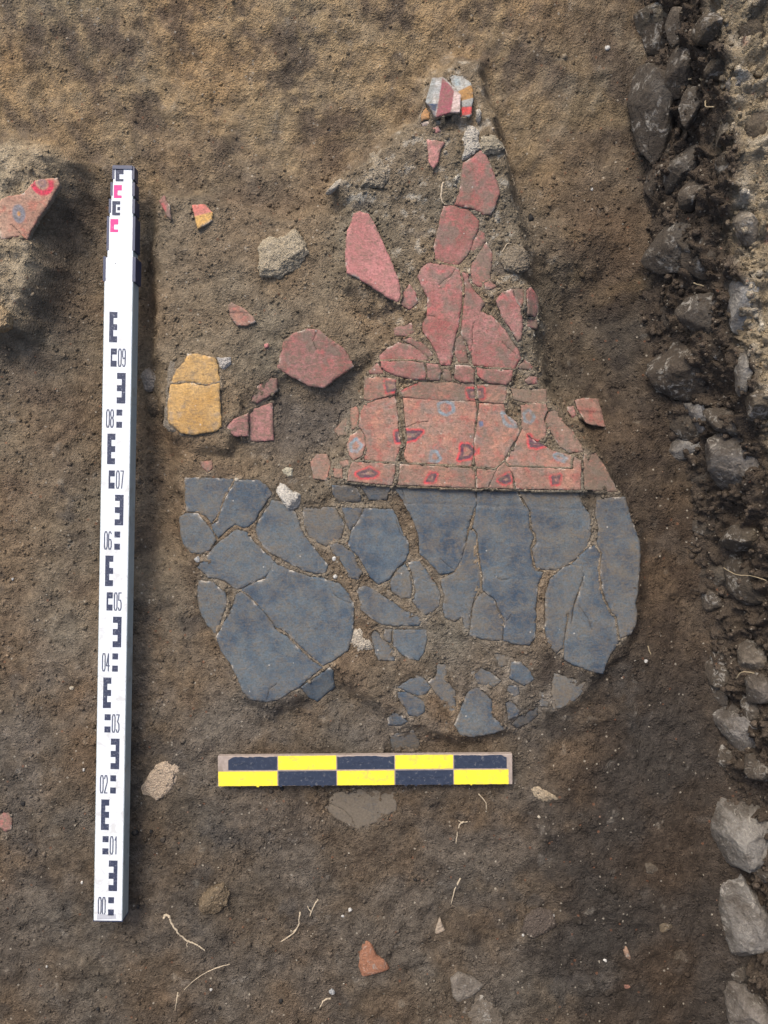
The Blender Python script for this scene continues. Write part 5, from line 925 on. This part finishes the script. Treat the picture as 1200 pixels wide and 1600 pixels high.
# ---------------------------------------------------------------- loose stones, mortar lumps, sherds, pebbles, charcoal
LIME, MORT, SOILC, TERRA = (.58, .56, .50), (.36, .30, .22), (.15, .115, .078), (.34, .16, .095)
LUMPS = [ # name, outline, height, sink, colour rgba, noise, label, category, group
 ('plaster_lump', pl('A', [(715,160),(740,105),(790,130),(850,180),(915,200),(915,260),(895,310),(855,330),(810,310),(760,250)]), .012, .004, (.54,.50,.43,.02), .18, 'white lump of plaster at the top of the blue field', 'plaster lump', None),
 ('plaster_lump', pl('A', [(770,20),(800,0),(850,10),(850,75),(790,70)]), .004, .003, (.42,.38,.28,.15), .2, 'small cream plaster crumb just above the white lump', 'plaster lump', None),
 ('mortar_patch', pl('U', [(580,350),(610,300),(650,250),(700,238),(755,250),(755,290),(735,320),(700,370),(650,408),(590,385)]), .005, .006, (.42,.33,.24,.1), .2, 'pinkish cream mortar patch in the soil between staff and scale bar', 'mortar lump', None),
 ('mortar_patch', pl('T', [(925,55),(960,60),(1000,85),(1062,115),(1040,132),(985,118),(950,100)]), .005, .004, (.36,.29,.20,.25), .25, 'crumbly cream mortar patch right of the scale bar end', 'mortar lump', None),
 ('mortar_lump', pl('N', [(62,430),(110,408),(185,440),(235,430),(300,385),(350,352),(372,400),(410,480),(425,540),(390,640),(300,700),(190,740),(55,760),(75,600)]), .012, .008, (.34,.285,.20,.30), .22, 'large mortar lump with whitish upper corner left of the pink blade', 'mortar lump', None),
 ('mortar_lump', pl('Y', [(258,530),(300,485),(350,455),(360,470),(320,500),(275,535)]), .008, .005, (.46,.40,.31,.1), .2, 'thin pale plaster edge slanting on the upper left of the red mound', 'plaster lump', None),
 ('mortar_lump', pl('Y', [(420,380),(440,372),(470,400),(500,440),(510,480),(470,510),(420,500),(385,505),(420,460),(440,420)]), .009, .006, (.30,.25,.18,.25), .28, 'rough pale mortar clump on top of the red mound near the plaster edge', 'mortar lump', None),
 ('mortar_lump', pl('K', [(560,760),(575,690),(600,615),(650,625),(690,655),(740,690),(700,760),(740,850),(690,880),(600,940),(540,960),(575,850)]), .010, .006, (.44,.40,.33,.12), .26, 'white crusty mortar lump above the coffin-shaped red fragment', 'mortar lump', None),
 ('mortar_lump', pl('K', [(745,690),(800,695),(850,705),(880,760),(930,800),(965,860),(910,900),(830,890),(770,900),(720,850),(710,765)]), .011, .008, (.30,.26,.19,.2), .26, 'grey gritty mortar lump at the right shoulder of the red mound', 'mortar lump', None),
 ('mortar_lump', pl('K', [(380,145),(430,105),(490,85),(600,120),(700,160),(740,250),(752,400),(762,500),(720,600),(685,570),(665,480),(668,300),(640,230),(560,170),(480,160)]), .012, .010, (.29,.245,.17,.25), .12, 'buff plaster backing curving around the striped fragments at the very top', 'plaster backing', None),
 ('mortar_lump', pl('K', [(682,470),(720,460),(735,520),(728,590),(705,600),(684,560)]), .016, .004, (.40,.36,.30,.15), .2, 'small whitish plaster nub right of the red check at the very top', 'plaster lump', None),
 ('mortar_lump', pl('L', [(800,870),(850,810),(930,820),(995,885),(995,960),(960,1010),(880,1030),(800,1000),(760,930)]), .012, .010, (.20,.165,.12,.4), .24, 'gritty mortar lump with white specks right of the brownish red strip', 'mortar lump', None),
 ('mortar_lump', pl('M', [(345,415),(380,420),(425,412),(428,450),(400,475),(372,510),(360,455)]), .006, .004, (.40,.37,.33,.1), .2, 'whitish plaster chip at the upper right corner of the yellow fragment', 'plaster lump', None),
 ('mortar_lump', pl('M', [(50,790),(72,560),(80,450),(185,382),(335,405),(380,440),(385,640),(392,815),(345,850),(290,875),(215,868),(140,850),(75,830)]), .003, .010, (.20,.17,.13,.45), .12, 'grey-brown plaster bed under the cracked yellow fragment', 'plaster backing', None),
 ('mortar_lump', pl('D', [(70,480),(95,400),(150,395),(190,430),(240,490),(250,545),(150,565),(75,560)]), .004, .005, (.38,.33,.26,.3), .25, 'pale bare mortar between the large blue fragment and the chips', 'mortar lump', None),
 ('soil_clod', pl('V', [(542,965),(580,932),(618,958),(628,1000),(600,1030),(570,1030),(552,990)]), .018, .008, (.30,.265,.22,.25), .2, 'pale grey clod right of the staff beside the yellow fragment', 'clod', None),
 ('soil_clod', pl('V', [(556,1050),(600,1034),(640,1060),(634,1118),(580,1128)]), .016, .008, (*SOILC, .7), .2, 'brown clod just below the pale grey one, right of the staff', 'clod', None),
 ('soil_clod', pl('U', [(815,835),(830,800),(880,770),(930,750),(960,800),(945,840),(900,885),(845,880)]), .016, .010, (.17,.13,.085,.6), .18, 'rounded brown clod right of the staff foot', 'clod', None),
 ('soil_clod', pl('V', [(-40,700),(0,690),(28,720),(30,770),(0,790),(-40,790)]), .02, .01, (.34,.25,.15,.2), .18, 'ochre clod on the left mound at the frame edge', 'clod', None),
 ('pot_sherd', pl('T', [(352,628),(370,585),(395,602),(412,640),(440,660),(458,690),(430,700),(360,718),(348,680)]), .008, .004, (*TERRA, .05), .06, 'triangular terracotta sherd near the bottom edge', 'sherd', None),
 ('pot_sherd', pl('T', [(626,510),(634,530),(645,556),(620,568),(606,570)]), .005, .003, (.40,.32,.24,.1), .1, 'small pale triangular mortar sherd between scale bar and bottom edge', 'sherd', None),
 ('flat_stone', pl('T', [(662,722),(690,700),(740,715),(785,742),(740,780),(698,815),(670,780)]), .009, .005, (.22,.19,.155,.3), .1, 'grey-brown flat stone at the bottom edge, upper of two', 'stone', None),
 ('flat_stone', pl('T', [(690,820),(740,785),(800,768),(832,830),(850,880),(800,900),(700,890)]), .008, .005, (.21,.175,.135,.45), .14, 'flat stone with white flecks cut by the bottom edge, lower of two', 'stone', None),
 ('soil_clod', pl('T', [(905,570),(920,510),(960,480),(1010,490),(1030,540),(990,580),(940,590)]), .008, .008, (.10,.08,.065,.7), .15, 'dark soil lump holding white pebbles at lower right', 'clod', None),
 ('flat_stone', pl('P', [(1008,1360-10),(1020,1349),(1030,1358),(1026,1368),(1012,1366)]), .004, .003, (.15,.12,.085,.4), .15, 'small brown flat pebble on dark soil, right of the white pebbles', 'stone', None),
 ('flat_stone', pl('Rd', [(345,1190),(365,1182),(400,1190),(408,1205),(385,1222),(352,1220)]), .006, .003, (.19,.145,.09,.3), .1, 'tan oval pebble at lower right near the big pale wall stone', 'stone', None),
 ('flat_stone', pl('Rd', [(195,1282),(212,1280),(232,1320),(228,1338),(208,1325)]), .006, .003, (.34,.22,.15,.05), .1, 'elongated pinkish pebble near the bottom right', 'stone', None),
 ('flat_stone', pl('Rd', [(200,1440),(228,1436),(232,1452),(205,1456)]), .004, .002, (.34,.17,.12,.05), .1, 'tiny brick-red chip below the pinkish pebble', 'brick chip', None),
]
for i, (nm, p_, hgt, sink, colr, nz, lab, cat, grp) in enumerate(LUMPS):
    cu, cv = p_.mean(0); x, y, z = at(cu, cv); pw = W(p_, z + hgt * .5)
    if nm == 'pot_sherd' or nm == 'flat_stone': o = lump(nm, pw, hgt, sink, M_stone, None, (0, 0, z - .002), 60 + i, 5, nz, colr, 48, 18, .28)
    else: o = lump(nm, pw, hgt, sink + .004, M_core if colr[0] < .45 else M_stone, None, (0, 0, z - .001 - (.012 if 'backing' in lab else 0)), 60 + i, 6, nz * 1.3, colr, 72, 30, .4, (0, 0), (.6, .95), .9)
    tag(o, lab, cat, grp)
def blob(name, u, v, r_, colr, mat, lab, cat, grp, seed, squash=.7):
    x, y, z = at(u, v); rs = np.random.default_rng(seed); n = rs.integers(6, 9); th = np.sort(rs.uniform(0, 2 * math.pi, n)); th = np.linspace(0, 2 * math.pi, n, endpoint=False) + rs.uniform(-.25, .25, n)
    rr = r_ / PXM * rs.uniform(.65, 1.25, n); pw = np.c_[x + rr * np.cos(th) * rs.uniform(.8, 1.3), y + rr * np.sin(th)]
    o = lump(name, pw, r_ / PXM * squash, r_ / PXM * .6, mat, None, (0, 0, z), seed, 5, .12, colr, 14, 9, .6); tag(o, lab, cat, grp)
GPB = 'white pebbles and lime chips on the soil'
PEB = [(948,75,4.6,'largest white lime chip on the bare soil at upper right'), (925,296,3.2,'round white pebble on dark soil right of the red mound'), (1009,1033,3.6,'white pebble beside a short straw right of the blue field'),
 (578,1260,4.5,'white chip on the slate-blue fragment below the scale bar'), (861,1431,6.5,'biggest white chip on the dark lump at lower right'), (841,1453,4.2,'white pebble at the lower left of the dark lump'), (817,1461,2.6,'smallest white pebble left of the dark lump'),
 (547,1421,4.0,'white pebble alone between the root pair and the pale sherd'), (519,1549,4.8,'greyish white pebble near the bottom edge by the stubby root'), (842,1276,3.0,'white pebble right of the scale bar under the cream mortar patch'), (308,874,5.6,'pale grey pebble at the left tip of the blue field'),
 (536,1431,2.4,'tiny white speck of lime just left below the lone white pebble'), (370,749,3.4,'small cream chip on the soil above the top left blue fragments'), (945,1500,3.0,'small white pebble near the bottom right corner area'), (1135,997,4.0,'small bluish chip at the foot of the wall'),
 (131,1203,3.2,'white pebble left of the staff near its lower end'), (128,1379,2.8,'small white pebble left of the staff foot'), (330,1546,2.8,'small white pebble near the bottom left'), (73,1510,2.4,'tiny white pebble in the bottom left corner area'), (582,951,3.0,'white fleck on the middle blue fragment'),
 (522,873,3.6,'upper white lime crumb in the crack of the blue field'), (524,900,4.2,'lower white lime crumb in the crack of the blue field'), (112,1075,3.6,'cream straw-like chip left of the staff middle'), (20,905,2.6,'tiny white pebble at the left frame edge')]
for i, (u, v, r_, lab) in enumerate(PEB):
    blob('pebble', u, v, r_, (.60, .58, .53, -.25) if 'grey' not in lab and 'bluish' not in lab and 'cream' not in lab else (.36, .37, .37, -.1) if 'grey' in lab else (.16, .20, .30, -.1) if 'bluish' in lab else (.50, .43, .32, -.1), M_stone, lab, 'pebble', GPB, 200 + i)
GCH = 'charcoal bits on the soil'
CHA = [(210,1301,5.5,'largest charcoal bit, right of the staff near its lower end'), (236,1299,3.5,'small charcoal bit right of the largest one'), (255,1312,5,'flat charcoal bit right of the lower staff, lowest of three'), (36,1255,4.6,'charcoal bit left of the staff near the left frame edge'), (424,1236,5.5,'charcoal bit touching the underside of the scale bar, left of a second one'), (441,1233,4,'smaller charcoal bit at the underside of the scale bar'), (216,1417,4.5,'charcoal bit beside the staff foot'), (438,1564,4.5,'charcoal bit near the bottom edge by the stubby root'), (153,1577,4,'charcoal bit in the bottom left corner'), (344,1575,4,'charcoal bit near the bottom edge, right of the long straw'), (648,1374,3,'tiny charcoal bit below the scale bar centre'), (830,341,6,'round dark hole-like charcoal lump on the cliff right of the red field')]
for i, (u, v, r_, lab) in enumerate(CHA): blob('charcoal', u, v, r_, None, M_char, lab, 'charcoal', GCH, 260 + i, .55)

# ---------------------------------------------------------------- crumbs and grit, nobody could count them
def ico():
    bm = bmesh.new(); bmesh.ops.create_icosphere(bm, subdivisions=1, radius=1); V = np.array([v.co[:] for v in bm.verts]); F = np.array([[v.index for v in f.verts] for f in bm.faces]); bm.free(); return V, F
IV, IF = ico()
def scatter(name, n, rmin, rmax, powr, colf, mat, dens, seed, label=None, sink=.25):
    rs = np.random.default_rng(seed); xs, ys_ = rs.uniform(-.72, .66, n * 6), rs.uniform(-.95, .95, n * 6); keep = rs.uniform(size=n * 6) < dens(xs, ys_); xs, ys_ = xs[keep][:n], ys_[keep][:n]; n = len(xs)
    r_ = rmin + (rmax - rmin) * rs.uniform(size=n) ** powr; z = gz(xs, ys_)
    sc = r_[:, None, None] * rs.uniform(.65, 1.3, (n, 1, 3)) * np.array([1, 1, .75]) ; rot = rs.uniform(0, 2 * math.pi, n)
    v = IV[None] * (1 + rs.uniform(-.22, .22, (n, len(IV), 1))) * sc; cx, sx_ = np.cos(rot)[:, None], np.sin(rot)[:, None]
    v = np.stack([v[..., 0] * cx - v[..., 1] * sx_, v[..., 0] * sx_ + v[..., 1] * cx, v[..., 2]], -1) + np.stack([xs, ys_, z + r_ * (.75 - sink * 2)], -1)[:, None]
    col = colf(xs, ys_, rs)[:, None, :] * np.ones((1, len(IV), 1)); F = (IF[None] + (np.arange(n) * len(IV))[:, None, None]).reshape(-1, 3)
    return tag(mesh_obj(name, v.reshape(-1, 3), F, mat, None, (0, 0, 0), col.reshape(-1, 3), smooth_=False), label, None, None, 'stuff')
def soilcol(xs, ys_, rs):
    return gz(xs, ys_, GCf) * rs.uniform(.75, 1.35, (len(xs), 1))
def d_soil(xs, ys_):
    i_ = gz(xs, ys_, INF); n_ = fbm2(xs, ys_, 10, 3, 800); u, v = P(xs, ys_)
    d_ = .25 + .9 * smooth(n_ + .4) + .9 * (i_ < .012) + .7 * (sdf(RED, u, v) < 30); d_ *= 1 - .85 * smooth((320 - v) / 120)
    return np.where(i_ < .0008, .012, d_) / 2.4
scatter('soil_crumbs', 20000, .0006, .0036, 3.0, soilcol, M_soil, d_soil, 11, 'loose soil crumbs strewn over the trench floor')
def limecol(xs, ys_, rs):
    c = np.where(rs.uniform(size=(len(xs), 1)) < .75, c3(.38, .34, .27), c3(.30, .18, .12)); return c * rs.uniform(.6, 1.15, (len(xs), 1))
scatter('lime_grit', 1000, .0004, .0016, 3.0, limecol, M_soil, lambda x, y: d_soil(x, y) * .8, 12, 'fine white lime and brick grit on the soil')

scatter('soil_clods', 1100, .0022, .0070, 2.6, lambda x, y, rs: gz(x, y, GCf) * rs.uniform(.85, 1.25, (len(x), 1)), M_soil, lambda x, y: np.where(gz(x, y, INF) < .006, 0, d_soil(x, y) * (.15 + smooth(fbm2(x, y, 7, 3, 810) * 2))), 13, 'scattered small clods of earth on the trench floor', .38)
rs = np.random.default_rng(21); cand = np.where((np.abs(q2[:, 1]) < .95) & (q2[:, 0] < .80))[0]; pk = rs.choice(cand, 8000, replace=False)
rr_ = .0009 + .0052 * rs.uniform(size=len(pk)) ** 3.5; v = IV[None] * (1 + rs.uniform(-.25, .25, (len(pk), len(IV), 1))) * rr_[:, None, None] * rs.uniform(.7, 1.35, (len(pk), 1, 3)) + (q2[pk] + np.c_[-rr_ * .2, 0 * rr_, rr_ * .25])[:, None]
cc = np.clip(wc[pk], .03, 1) * rs.uniform(.75, 1.4, (len(pk), 1)); F = (IF[None] + (np.arange(len(pk)) * len(IV))[:, None, None]).reshape(-1, 3)
tag(mesh_obj('rubble_crumbs', v.reshape(-1, 3) - np.array([0.62, 0, -0.03]), F, M_core, wall, (0, 0, 0), np.repeat(cc, len(IV), 0), smooth_=False), kind='stuff')
